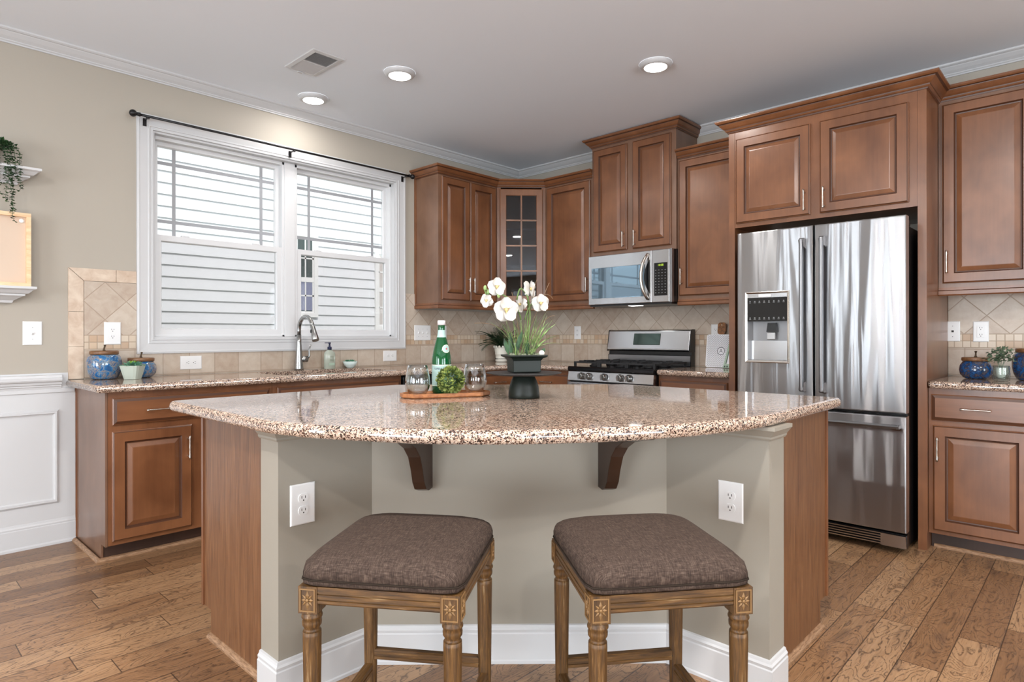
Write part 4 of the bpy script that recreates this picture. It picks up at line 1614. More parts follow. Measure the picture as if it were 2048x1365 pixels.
# grates
mb = MB()
gx0, gx1 = RX + 0.06, -0.135
zg = 0.952
for (ga, gb) in ((-1.893, -1.665), (-1.650, -1.412), (-1.397, -1.169)):
    for yy in (ga, gb):
        mb.bar((gx0, yy, zg - 0.006), (gx1, yy, zg - 0.006), 0.012, 0.012)
    for xx in (gx0, (gx0 + gx1) / 2, gx1):
        mb.bar((xx, ga, zg - 0.006), (xx, gb, zg - 0.006), 0.012, 0.012)
    for cx_ in ((gx0 * 3 + gx1) / 4, (gx0 + gx1 * 3) / 4):
        yc = (ga + gb) / 2
        for dx, dy in ((1, 0), (-1, 0), (0, 1), (0, -1)):
            mb.bar((cx_ + dx * 0.03, yc + dy * 0.03, zg), (cx_ + dx * 0.118, yc + dy * 0.112, zg), 0.010, 0.016)
        for dx in (-1, 1):
            mb.bar((cx_ + dx * 0.06, ga, zg), (cx_ + dx * 0.06, yc - 0.06, zg), 0.009, 0.012)
            mb.bar((cx_ + dx * 0.06, gb, zg), (cx_ + dx * 0.06, yc + 0.06, zg), 0.009, 0.012)
    for xx in (gx0, gx1):
        for yy in (ga, gb):
            mb.box(xx - 0.008, xx + 0.008, yy - 0.008, yy + 0.008, 0.9155, zg)
link('grate', mb, 'iron', A)
mb = MB()
for ya in (-1.78, -1.53, -1.283):
    for xx in ((gx0 * 3 + gx1) / 4, (gx0 + gx1 * 3) / 4):
        mb.lathe([(0.045, 0), (0.045, 0.008), (0.032, 0.010), (0.030, 0.020), (0.01, 0.022)], (xx, ya, 0.9155), 20)
link('burner', mb, 'iron', A)

# ================================================================== MICROWAVE
A = thing('microwave', (-0.2, -1.54, 1.41), 'stainless over-range microwave with black keypad', 'microwave')
y0, y1 = -1.925, -1.155
MX = -0.40
link('case', MB().box(-0.365, -0.003, y0, y1, 1.415, 1.812), 'black', A)
mb = MB()
FM = FS(MX)
u0, u1, ud = 1.157, 1.905, 1.752
mb = MB().box(MX, -0.366, -ud, -u0, 1.412, 1.812)
dr = link('door', mb, 'steel', A, bev=0.004)
mb = MB()
rect_rings(mb, 1.190, 1.695, 1.462, 1.712, [(0, 0.0002), (0.001, 0.002), (0.004, 0.0022)], FM)
link('window_glass', mb, 'micro_glass', dr)
mb = MB()
hy = 1.722
pts = []
for i in range(13):
    t = -1 + 2 * i / 12
    pts.append(Vector((MX - 0.052 + 0.050 * abs(t) ** 3, -(hy - 0.030 * (1 - t * t)), 1.612 + t * 0.172)))
link('handle', MB().tube(pts, 0.0135, 12, flatk=0.8), 'nickel', dr)
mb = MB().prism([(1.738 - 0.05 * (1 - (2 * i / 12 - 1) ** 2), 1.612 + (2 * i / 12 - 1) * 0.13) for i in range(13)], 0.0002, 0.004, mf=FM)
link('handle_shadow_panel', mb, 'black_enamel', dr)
cp_ = link('control_panel', MB().box(MX, -0.366, -u1, -ud - 0.002, 1.412, 1.812), 'steel', A, bev=0.004)
mb = MB()
rect_rings(mb, 1.775, 1.888, 1.462, 1.712, [(0, 0.0002), (0.001, 0.002), (0.003, 0.0022)], FM)
kp = link('keypad', mb, 'black_enamel', cp_)
link('side_trim', MB().box(MX + 0.003, -0.366, -1.925, -u1 - 0.001, 1.412, 1.812), 'steel_dark', A)
mb = MB()
for i in range(4):
    for j in range(9):
        ux = 1.790 + i * 0.027
        vz = 1.484 + j * 0.0215
        mb.prism([(ux - 0.005, vz - 0.0022), (ux + 0.005, vz - 0.0022), (ux + 0.005, vz + 0.0022), (ux - 0.005, vz + 0.0022)], 0.0023, 0.0027, mf=FM)
link('key_marks', mb, 'grey_plastic', cp_)


def text_mesh(s_, size, extr=0.0):
    cu = bpy.data.curves.new('txt', 'FONT')
    cu.body = s_
    cu.size = size
    cu.align_x = 'CENTER'
    cu.align_y = 'CENTER'
    cu.resolution_u = 3
    ob = bpy.data.objects.new('txt', cu)
    col.objects.link(ob)
    me = ob.to_mesh()
    vs = [v.co.copy() for v in me.vertices]
    fs = [list(p.vertices) for p in me.polygons]
    ob.to_mesh_clear()
    bpy.data.objects.remove(ob)
    bpy.data.curves.remove(cu)
    return vs, fs


vs, fs = text_mesh('10:08', 0.022)
mb = MB().add([FM(Vector((1.832 + v.x, 1.693 + v.y, 0.0030))) for v in vs], fs)
link('clock_digits', mb, 'led', cp_)
link('grease_vent', MB().box(-0.385, -0.02, y0 + 0.01, y1 - 0.01, 1.398, 1.4145), 'black', A)
link('cooktop_lamp', MB().box(-0.33, -0.27, -1.60, -1.50, 1.3955, 1.3978), 'lens', A)

# ================================================================== REFRIGERATOR
A = thing('refrigerator', (-0.43, -3.07, 0), 'stainless french-door refrigerator with ice dispenser in the left door', 'refrigerator')
RXF = -0.84
ya, yb, ym = 2.618, 3.520, 3.0665
link('cabinet', MB().box(RXF + 0.075, -0.03, -yb + 0.012, -ya - 0.012, 0.03, 1.745), 'black', A)
FR = FS(RXF)


def slabdoor(name, u0, u1, v0, v1, mat, parent, hole=None):
    mb_ = MB()
    if hole is None:
        rect_rings(mb_, u0, u1, v0, v1, [(0, -0.068), (0, -0.006), (0.002, -0.002), (0.006, 0.0)], FR)
    else:
        h0, h1, g0_, g1_ = hole
        rect_rings(mb_, u0, u1, v0, v1, [(0, -0.068), (0, -0.006), (0.002, -0.002), (0.006, 0.0)], FR, fill=False)
        a_, b_, c_2, d_2 = u0 + 0.006, u1 - 0.006, v0 + 0.006, v1 - 0.006
        P = [(a_, c_2, 0), (b_, c_2, 0), (b_, d_2, 0), (a_, d_2, 0), (h0, g0_, 0), (h1, g0_, 0), (h1, g1_, 0), (h0, g1_, 0)]
        mb_.add([FR(Vector(p)) for p in P], [(0, 1, 5, 4), (1, 2, 6, 5), (2, 3, 7, 6), (3, 0, 4, 7)])
    dd_ = link(name, mb_, mat, parent)
    if hole is not None:
        h0, h1, g0_, g1_ = hole
        cm = MB().add([FR(Vector(p)) for p in [(h0, g0_, -0.0005), (h1, g0_, -0.0005), (h1, g1_, -0.0005), (h0, g1_, -0.0005), (h0 + 0.012, g0_ + 0.004, -0.060), (h1 - 0.012, g0_ + 0.004, -0.060), (h1 - 0.012, g1_, -0.060), (h0 + 0.012, g1_, -0.060)]],
                      [(0, 1, 5, 4), (1, 2, 6, 5), (2, 3, 7, 6), (3, 0, 4, 7), (4, 5, 6, 7)])
        link('dispenser_cavity', cm, 'cavity', dd_)
    return dd_


dL = slabdoor('door', ya, ym - 0.004, 0.750, 1.789, 'steel_fridge', A, hole=(2.682, 2.920, 1.010, 1.412))
dR = slabdoor('door', ym + 0.004, yb, 0.750, 1.789, 'steel_fridge', A)
dF = slabdoor('freezer_drawer', ya, yb, 0.124, 0.733, 'steel_fridge', A)
link('gasket', MB().box(RXF + 0.066, RXF + 0.076, -yb + 0.006, -ya - 0.006, 0.118, 1.78), 'black', A)


def fhandle(parent, u, v0, v1):
    mb_ = MB()
    sec = [(-0.013, 0.040), (-0.009, 0.052), (0.0, 0.056), (0.009, 0.052), (0.013, 0.040), (0.009, 0.030), (-0.009, 0.030)]
    mb_.loft([[FR(Vector((u + a, v, w))) for a, w in sec] for v in (v0 + 0.006, v1 - 0.006)], smooth=False)
    for vv, s_ in ((v0, 1), (v1, -1)):
        p = [(0.0, 0.0005), (0.0, 0.034), (0.012, 0.054), (0.05, 0.036), (0.058, 0.0005)]
        mb_.loft([[FR(Vector((u + e_, vv + s_ * a, w))) for a, w in p] for e_ in (-0.0125, 0.0125)], smooth=False)
    return link('handle', mb_, 'steel_handle', parent, bev=0.002)


fhandle(dL, 3.011, 0.838, 1.717)
fhandle(dR, 3.118, 0.838, 1.717)
mb = MB()
sec = [(-0.012, 0.040), (-0.008, 0.053), (0.004, 0.056), (0.013, 0.044), (0.008, 0.032), (-0.008, 0.032)]
mb.loft([[FR(Vector((uu, 0.682 + a, w))) for a, w in sec] for uu in (ya + 0.03, yb - 0.022)], smooth=False)
for uu, s_ in ((ya + 0.03, 1), (yb - 0.022, -1)):
    p = [(0.0, 0.0005), (0.0, 0.036), (0.008, 0.055), (0.04, 0.034), (0.046, 0.0005)]
    mb.loft([[FR(Vector((uu + s_ * a, 0.682 + e_, w))) for a, w in p] for e_ in (-0.010, 0.010)], smooth=False)
link('handle', mb, 'steel_handle', dF, bev=0.002)
# dispenser
mb = MB()
rect_rings(mb, 2.669, 2.933, 0.996, 1.424, [(0, 0.0005), (0.0, 0.005), (0.004, 0.008), (0.012, 0.006), (0.013, -0.004), (0.0131, 0.0005)], FR, fill=False)
link('dispenser_bezel', mb, 'chrome', dL)
mb = MB()
mb.prism([(2.683, 1.245), (2.919, 1.245), (2.919, 1.386), (2.683, 1.386)], -0.012, 0.002, mf=FR)
link('dispenser_display', mb, 'black_enamel', dL)
mb = MB()
for row, cnt, zz in ((0, 8, 1.362), (1, 8, 1.262)):
    for i in range(cnt):
        ux = 2.70 + i * 0.0285
        mb.prism([(ux - 0.004, zz), (ux + 0.004, zz), (ux + 0.004, zz + 0.007), (ux - 0.004, zz + 0.007)], 0.0021, 0.0026, mf=FR)
        mb.prism([(ux - 0.006, zz - 0.006), (ux + 0.006, zz - 0.006), (ux + 0.006, zz - 0.003), (ux - 0.006, zz - 0.003)], 0.0021, 0.0026, mf=FR)
link('display_icons', mb, 'grey_plastic', dL)
mb = MB().prism([(2.683, 1.388), (2.919, 1.388), (2.919, 1.411), (2.683, 1.411)], -0.012, 0.003, mf=FR)
link('brand_strip', mb, 'steel', dL)
mb = MB().prism([(2.752, 1.392), (2.826, 1.392), (2.826, 1.408), (2.752, 1.408)], 0.0031, 0.0040, mf=FR)
link('badge', mb, 'white_plastic', dL)
mb = MB()
mb.prism([(2.790, 1.18), (2.850, 1.18), (2.842, 1.235), (2.798, 1.235)], -0.05, -0.018, mf=FR)
link('ice_chute', mb, 'black', dL)
mb = MB()
mb.prism([(2.792, 1.135), (2.842, 1.135), (2.842, 1.178), (2.792, 1.178)], -0.035, -0.020, mf=FR)
link('paddle', mb, 'steel', dL, bev=0.003)
mb = MB().prism([(2.684, 1.012), (2.918, 1.012), (2.918, 1.128), (2.684, 1.128)], -0.0595, -0.045, mf=FR)
link('drip_recess', mb, 'steel', dL)
link('water_nozzle', MB().tube([(RXF + 0.03, -2.812, 1.205), (RXF + 0.03, -2.812, 1.232)], 0.005), 'white_plastic', dL)
# grille
mb = MB()
mb.prism([(2.62, 0.040), (3.518, 0.040), (3.518, 0.108), (2.62, 0.108)], -0.06, -0.03, mf=FR)
link('toe_grille_backing', mb, 'black', A)
mb = MB()
mb.prism([(3.40, 0.042), (3.517, 0.042), (3.515, 0.106), (3.40, 0.106)], -0.03, -0.006, mf=FR)
for k in range(5):
    zz = 0.046 + k * 0.0135
    mb.prism([(2.62, zz), (3.40, zz), (3.40, zz + 0.0055), (2.62, zz + 0.0055)], -0.03, -0.012, mf=FR)
link('toe_grille', mb, 'steel', A)
link('top_hinge', MB().box(RXF + 0.02, RXF + 0.14, -3.512, -3.46, 1.7455, 1.775), 'black', A)
for yy in (-2.70, -4.70):
    link('foot', MB().lathe([(0.022, 0.0), (0.022, 0.02), (0.012, 0.025), (0.012, 0.04)], (RXF + 0.07, yy, 0.0), 16), 'black', A)

# ================================================================== ISLAND
PA, PB, PC, PD = (-3.688, -2.378), (-3.340, -2.378), (-2.612, -3.134), (-2.618, -3.500)
A = thing('kitchen_island', (-2.9, -2.6, 0), 'greige angled kitchen island with cherry end panels and dark brackets', 'kitchen island')
mb = MB().prism([PA, PB, PC, PD, (-2.495, -3.500), (-2.488, -3.09), (-3.29, -2.258), (-3.688, -2.258)], 0.0, BT)
link('pony_wall', mb, 'island_shaded_paint', A)
# cabinet block behind, with toe-kick side away from camera
body_p = [(-3.645, -2.257), (-3.645, -1.70), (-2.735, -1.70), (-1.935, -2.52), (-1.935, -3.435), (-2.486, -3.435), (-2.486, -3.088), (-3.289, -2.257)]
link('cabinet_block', MB().prism(body_p[::-1], 0.09, BT), 'cab', A)
link('toe_kick', MB().prism([(-3.640, -2.257), (-3.640, -1.775), (-2.76, -1.775), (-2.01, -2.55), (-2.01, -3.430), (-2.487, -3.430), (-2.487, -3.089), (-3.290, -2.257)][::-1], 0.0, 0.089), 'cab_dark', A)
PN = [(-1.762, 0.0), (-2.257, 0.0), (-2.257, BT), (-1.700, BT), (-1.700, 0.105), (-1.762, 0.105)]
link('end_panel', MB().prism(PN, 0, 0.012, mf=lambda p: Vector((-3.6575 + p.z, p.x, p.y))), 'panel', A)
link('end_stile', MB().box(-3.6635, -3.6457, -1.6995, -1.682, 0.105, BT), 'cab', A)
PN2 = [(-2.494, 0.0), (-1.962, 0.0), (-1.962, 0.105), (-1.900, 0.105), (-1.900, BT), (-2.494, BT)]
link('end_panel', MB().prism(PN2, 0, 0.012, mf=lambda p: Vector((p.x, -3.4475 + p.z, p.y))), 'panel', A)
link('end_stile', MB().box(-1.8995, -1.882, -3.4535, -3.4357, 0.105, BT), 'cab', A)
link('shoe_molding', mould(MB(), [(-3.6576, -1.762), (-3.6576, -2.234)], shp), 'shoe', A)
link('shoe_molding', mould(MB(), [(-2.472, -3.4476), (-1.962, -3.4476)], shp), 'shoe', A)
ib = [(0, 0), (0.018, 0), (0.018, 0.010), (0.014, 0.014), (0.014, 0.104), (0.011, 0.108), (0.013, 0.118), (0.008, 0.124), (0.006, 0.132), (0, 0.134)]
path = [(-3.688, -2.258), PA, PB, PC, PD, (-2.495, -3.500)]
link('baseboard', mould(MB(), path, [(-a, b) for a, b in ib]), 'trim', A)
tp = [(0, 0.828), (0.006, 0.828), (0.010, 0.834), (0.010, 0.840), (0.024, 0.858), (0.028, 0.862), (0.028, 0.8735), (0, 0.8735)]
link('top_molding', mould(MB(), path, [(-a, b) for a, b in tp]), 'island_shaded_paint', A)


def bracket(P0, t_, side):
    """P0 point on the diagonal wall; the bracket runs t_ to the given side along the wall"""
    dv = Vector((PC[0] - PB[0], PC[1] - PB[1], 0)).normalized()
    nv = Vector((dv.y, -dv.x, 0))
    if nv.x > 0:
        nv = -nv
    prof_ = [(0.0, 0.622), (0.030, 0.618), (0.055, 0.628), (0.072, 0.655), (0.085, 0.70), (0.105, 0.748), (0.14, 0.785), (0.19, 0.812), (0.26, 0.828), (0.31, 0.838), (0.335, 0.855), (0.34, 0.8735), (0.0, 0.8735)]
    pw = Vector((PB[0], PB[1], 0))
    s0 = (Vector((P0[0], P0[1], 0)) - pw).dot(dv)
    base_ = pw + dv * s0
    nv = (nv * math.cos(math.radians(17)) + dv * side * math.sin(math.radians(17))).normalized()
    r0_ = [base_ + nv * (a + 0.0006) + Vector((0, 0, z_)) for a, z_ in prof_]
    r1_ = [p + dv * t_ * side for p in r0_]
    mb_ = MB().loft([r0_, r1_], smooth=False)
    return link('bracket', mb_, 'corbel', A, bev=0.002)


bracket((-3.189, -2.533), 0.042, -1)
bracket((-2.778, -2.953), 0.042, 1)

# island countertop
cur = [(-3.783, -2.36), (-3.783, -2.44), (-3.776, -2.52), (-3.757, -2.61), (-3.722, -2.705), (-3.675, -2.80), (-3.616, -2.92), (-3.54, -3.03), (-3.452, -3.128), (-3.35, -3.218), (-3.243, -3.297), (-3.115, -3.374), (-2.958, -3.442), (-2.85, -3.476), (-2.748, -3.499), (-2.66, -3.512), (-2.58, -3.516), (-2.45, -3.516)]


def smooth_poly(pts_, it=2):
    for _ in range(it):
        q = [pts_[0]]
        for i in range(len(pts_) - 1):
            a_, b_ = Vector(pts_[i]), Vector(pts_[i + 1])
            q += [tuple(a_ * 0.75 + b_ * 0.25), tuple(a_ * 0.25 + b_ * 0.75)]
        q.append(pts_[-1])
        pts_ = q
    return pts_


outline = [(-3.783, -1.665)] + smooth_poly(cur) + [(-1.905, -3.516), (-1.905, -2.50), (-2.718, -1.665)]
outline = round_corner(outline, [0, len(outline) - 3], 0.035)
mb = slab(outline, 0.8745, CT, r=0.016)
tag(link('countertop', mb, 'granite', at=(-2.9, -2.6, 0.8745)), 'large bow-fronted speckled granite island top', 'countertop')

# ================================================================== ITEMS ON THE ISLAND
T = CT + 0.0008
# tray
tc, ta = Vector((-2.945, -2.318)), math.atan2(-0.155, 0.318)
A = thing('serving_tray', (tc.x, tc.y, T), 'octagonal acacia wood tray on the island top', 'tray')
Lh, Wh, ch = 0.182, 0.072, 0.045


def trayp(ins, z_):
    L1, W1 = Lh - ins, Wh - ins
    p = [(-L1, -W1 + ch), (-L1 + ch, -W1), (L1 - ch, -W1), (L1, -W1 + ch), (L1, W1 - ch), (L1 - ch, W1), (-L1 + ch, W1), (-L1, W1 - ch)]
    return [(tc.x + a * math.cos(ta) - b * math.sin(ta), tc.y + a * math.sin(ta) + b * math.cos(ta), T + z_) for a, b in p]


mb = MB().loft([trayp(0.004, 0), trayp(0, 0.004), trayp(0, 0.017), trayp(0.007, 0.017), trayp(0.010, 0.007)], smooth=False)
link('tray', mb, 'acacia', A)
TT = T + 0.0078


def on_tray(l, w):
    return (tc.x + l * math.cos(ta) - w * math.sin(ta), tc.y + l * math.sin(ta) + w * math.cos(ta))


# tumblers
gx, gy = (-3.045, -2.262)
A = thing('tumbler', (gx, gy, TT), 'empty stemless glass left of the green bottle', 'glass', 'stemless glasses on the tray')
prof = [(0.001, 0.0), (0.028, 0.0), (0.034, 0.004), (0.046, 0.026), (0.0505, 0.048), (0.048, 0.075), (0.0425, 0.102), (0.0385, 0.120), (0.0372, 0.120), (0.0412, 0.100), (0.0465, 0.074), (0.049, 0.048), (0.0445, 0.027), (0.032, 0.010), (0.001, 0.008)]
link('glass', MB().lathe(prof, (gx, gy, TT), 40, cap0=False, cap1=False), 'glass', A)
g2 = copy_tree(A)
g2.location = (-2.815, -2.352, TT)
g2['label'] = 'empty stemless glass right of the boxwood ball'
# bottle
bx, by = (-2.925, -2.268)
A = thing('water_bottle', (bx, by, TT), 'green sparkling water bottle standing on the tray', 'bottle')
bp = [(0.001, 0), (0.034, 0), (0.0385, 0.005), (0.0395, 0.02), (0.0395, 0.135), (0.038, 0.155), (0.032, 0.185), (0.024, 0.215), (0.0165, 0.240), (0.0145, 0.255), (0.0145, 0.282), (0.0155, 0.285), (0.0155, 0.289)]
link('glass', MB().lathe(bp, (bx, by, TT), 40), 'green_glass', A)
link('cap', MB().lathe([(0.0165, 0.283), (0.0165, 0.300), (0.014, 0.3025)], (bx, by, TT), 24), 'cap', A)
phi0 = math.atan2(cam.location.y - by, cam.location.x - bx)


def on_bottle(u, v, r_):
    a = phi0 + u / r_
    return Vector((bx + r_ * math.cos(a), by + r_ * math.sin(a), TT + v))


def patch(u0, u1, v0, v1, rfun, n=24):
    mb_ = MB()
    rows = []
    for j in range(5):
        v = v0 + (v1 - v0) * j / 4
        rows.append([on_bottle(u0 + (u1 - u0) * i / n, v, rfun(v)) for i in range(n + 1)])
    return mb_.loft(rows, False, False, False, True)


def brad(v):
    for i in range(len(bp) - 1):
        if bp[i][1] <= v <= bp[i + 1][1] and bp[i + 1][1] > bp[i][1]:
            t = (v - bp[i][1]) / (bp[i + 1][1] - bp[i][1])
            return bp[i][0] * (1 - t) + bp[i + 1][0] * t
    return 0.0395


link('label_paper', patch(-0.085, 0.085, 0.034, 0.118, lambda v: brad(v) + 0.0006), 'label', A)
mb = patch(-0.085, 0.085, 0.117, 0.1195, lambda v: brad(v) + 0.0008)
m2 = patch(-0.085, 0.085, 0.032, 0.0345, lambda v: brad(v) + 0.0008)
mb.add(m2.v, m2.f)
link('label_border', mb, 'label_line', A)
vs, fs = text_mesh('S.PELLEGRINO', 0.0125)
mb = MB().add([on_bottle(v.x * 1.1 + 0.012, 0.103 + v.y * 0.9, 0.0395 + 0.0012) for v in vs], fs)
link('label_lettering', mb, 'label_ink', A)
link('neck_label', patch(-0.030, 0.030, 0.232, 0.262, lambda v: brad(v) + 0.0006), 'label', A)
for rr_, mt, ex in ((0.017, 'label_line', 0.0006), (0.0145, 'label', 0.0009)):
    mb = MB()
    cu, cv = 0.022, 0.185
    ring = []
    cen = on_bottle(cu, cv, brad(cv) + ex + 0.0004)
    for i in range(28):
        a = 2 * PI * i / 28
        uu, vv = cu + rr_ * 1.15 * math.cos(a), cv + rr_ * math.sin(a)
        ring.append(on_bottle(uu, vv, brad(vv) + ex))
    mid_ = [on_bottle(cu + rr_ * 0.55 * 1.15 * math.cos(2 * PI * i / 28), cv + rr_ * 0.55 * math.sin(2 * PI * i / 28), brad(cv + rr_ * 0.55 * math.sin(2 * PI * i / 28)) + ex) for i in range(28)]
    mb.loft([ring, mid_], True, False, False, True)
    n0 = len(mb.v)
    mb.add([cen] + mid_, [(0, i + 1, (i + 1) % 28 + 1) for i in range(28)], True)
    link('neck_medallion', mb, mt, A)
# star on the medallion
mb = MB()
st = []
for i in range(10):
    a = PI / 2 + 2 * PI * i / 10
    r_ = 0.006 if i % 2 == 0 else 0.0026
    st.append(on_bottle(0.022 + r_ * math.cos(a), 0.185 + r_ * math.sin(a), brad(0.185 + r_ * math.sin(a)) + 0.0018))
cc = on_bottle(0.022, 0.185, brad(0.185) + 0.0020)
mb.add([cc] + st, [(0, i + 1, (i + 1) % 10 + 1) for i in range(10)])
link('star_emblem', mb, 'label_red', A)
# boxwood ball
qx, qy = (-2.962, -2.372)
qx, qy = (-2.957, -2.362)
zb_ = TT + 0.0605
A = thing('boxwood_ball', (qx, qy, TT), 'round green artificial boxwood ball in front of the bottle', 'decoration')
link('core', MB().sphere((qx, qy, zb_), 0.047, 20, 14), 'leaf_dark', A)
mb = MB()
rnd = random.Random(3)
for i in range(620):
    zz = 1 - 2 * (i + 0.5) / 620
    th = i * 2.39996
    rr_ = math.sqrt(1 - zz * zz)
    d = Vector((rr_ * math.cos(th), rr_ * math.sin(th), zz))
    c0 = Vector((qx, qy, zb_)) + d * 0.044
    td = (d + Vector((rnd.uniform(-.7, .7), rnd.uniform(-.7, .7), rnd.uniform(-.7, .7)))).normalized()
    if td.dot(d) < 0.2:
        td = d
    tip = c0 + td * rnd.uniform(0.014, 0.020)
    if tip.z < TT + 0.002:
        continue
    leaf(mb, c0, tip, 0.0125, nrm=(rnd.uniform(-1, 1), rnd.uniform(-1, 1), 1))
tag(link('leaves', mb, 'leaf_box', A), kind='stuff')

# cake stand
sx_, sy_ = (-2.772, -2.592)
A = thing('pedestal_stand', (sx_, sy_, T), 'black pedestal stand with a round plate on the island', 'stand')
link('base', MB().lathe([(0.061, 0), (0.0625, 0.003), (0.0615, 0.02), (0.058, 0.045), (0.052, 0.065), (0.045, 0.080), (0.040, 0.088)], (sx_, sy_, T), 40), 'black_matte', A)
link('plate', MB().lathe([(0.040, 0.0882), (0.120, 0.091), (0.148, 0.097), (0.150, 0.1005), (0.147, 0.101), (0.001, 0.0995)], (sx_, sy_, T), 56), 'black_plate', A)
# orchid arrangement
PZ = T + 0.1018
pa = -YAW + math.radians(16)
A = thing('orchid_arrangement', (sx_, sy_, PZ), 'white orchids and long grass in a dark square pot on the stand', 'flower arrangement')


def pp(a, b, z_):
    return Vector((sx_ + a * math.cos(pa) - b * math.sin(pa), sy_ + a * math.sin(pa) + b * math.cos(pa), PZ + z_))


def prc(hx, hy, z_):
    return [pp(-hx, -hy, z_), pp(hx, -hy, z_), pp(hx, hy, z_), pp(-hx, hy, z_)]


mb = MB().loft([prc(0.054, 0.044, 0), prc(0.056, 0.046, 0.003), prc(0.057, 0.047, 0.046), prc(0.064, 0.054, 0.056), prc(0.078, 0.066, 0.062), prc(0.079, 0.067, 0.069), prc(0.071, 0.060, 0.069), prc(0.068, 0.057, 0.060)], smooth=False)
link('pot', mb, 'black_matte', A, bev=0.0025)
mb = MB()
rnd = random.Random(5)
for i in range(26):
    mb.sphere(pp(rnd.uniform(-.055, .055), rnd.uniform(-.045, .045), 0.066), rnd.uniform(0.006, 0.011), 8, 6)
link('pebbles', mb, 'moss', A)
CR = Vector((sx_, sy_, 0))
px2 = 1.0 / 500.0


def at(dx, dz, dd=0.0):
    """offset in metres across the view and up from the pot centre"""
    return Vector((sx_, sy_, 0)) + rt * dx + fw * dd + Vector((0, 0, dz))


def flower(parent, c_, r_, face, tilt=0.0, npet=5):
    f_ = Vector(face).normalized()
    s_ = f_.cross(Vector((0, 0, 1))).normalized()
    u_ = s_.cross(f_).normalized()
    mb_ = MB()
    for i in range(npet):
        a = 2 * PI * i / npet + tilt
        d = s_ * math.cos(a) + u_ * math.sin(a)
        e_ = -s_ * math.sin(a) + u_ * math.cos(a)
        rows = []
        wpet = 0.62 if i % 2 == 0 else 0.5
        for j in range(6):
            t = j / 5
            w = r_ * wpet * math.sin(PI * (0.12 + 0.80 * t)) ** 0.8
            cupv = f_ * (r_ * (0.10 * math.sin(t * 3) + 0.06 * t * (i % 2)))
            rows.append([c_ + d * (r_ * t) + e_ * (w * q) + cupv + f_ * (r_ * 0.16 * q * q * (1 if i % 2 else -1) + r_ * 0.05 * math.sin(q * 5 + i)) for q in (-1, -0.5, 0, 0.5, 1)])
        mb_.loft(rows, False, False, False, True)
    o = link('flower', mb_, 'petal', parent)
    mb_ = MB()
    mb_.sphere(c_ + f_ * r_ * 0.14, r_ * 0.16, 10, 6)
    for i in range(3):
        a = 2 * PI * i / 3 + 0.5
        leaf(mb_, c_ + f_ * r_ * 0.1, c_ + (s_ * math.cos(a) + u_ * math.sin(a)) * r_ * 0.3 + f_ * r_ * 0.3, r_ * 0.18)
    link('flower_heart', mb_, 'petal_heart', o)
    return o


tocam = -fw
zf = lambda ypx: 1.1628 + (671 - ypx) * 0.00199
xf = lambda xpx: (xpx - 1054) * 0.00199
FL = [(1000, 575, 0.037, tocam + rt * 0.25 + up * 0.1, 0.4, -0.02), (980, 602, 0.028, tocam - rt * 0.4 - up * 0.1, 1.1, -0.02), (1019, 621, 0.049, tocam + rt * 0.12 + up * 0.0, 0.3, -0.05),
      (1066, 578, 0.038, tocam * 0.6 + rt * 0.8 + up * 0.2, 0.9, 0.02), (1048, 609, 0.034, tocam * 0.6 - rt * 0.7, 0.5, 0.0), (1087, 607, 0.036, tocam + rt * 0.3 - up * 0.1, 0.2, -0.02), (1074, 605, 0.026, tocam * 0.5 - rt * 0.9 + up * 0.3, 0.2, 0.02)]
for (fx_, fy_, r_, fc, tl, dd) in FL:
    flower(A, at(xf(fx_), zf(fy_), dd), r_, fc, tl)
mb = MB()


def curve3(p0, p1, p2, n=12):
    p0, p1, p2 = Vector(p0), Vector(p1), Vector(p2)
    return [p0 * (1 - t) ** 2 + p1 * 2 * t * (1 - t) + p2 * t * t for t in [i / n for i in range(n + 1)]]


s1 = curve3(pp(0.005, 0, 0.062), at(0.05, zf(600), 0.0), at(xf(1050), zf(578), 0)) + curve3(at(xf(1050), zf(578), 0), at(xf(1045), zf(572), 0), at(xf(1040), zf(600), 0), 6)[1:]
mb.tube(s1, 0.0028, 8)
mb.tube(curve3(pp(0.012, 0.01, 0.062), at(0.02, zf(610), 0.02), at(xf(1062), zf(580), 0.02)), 0.0026, 8)
mb.tube(curve3(at(xf(1048), zf(640), 0), at(xf(1040), zf(590), -0.01), at(xf(978), zf(580), -0.02)), 0.0026, 8)
mb.tube(curve3(at(xf(978), zf(580), -0.02), at(xf(972), zf(572), -0.02), at(xf(980), zf(592), -0.02)), 0.0024, 8)
mb.tube(curve3(at(xf(1056), zf(640), 0), at(xf(1065), zf(600), 0.0), at(xf(1090), zf(596), 0)), 0.0022, 8)
link('flower_stem', mb, 'stem_green', A)
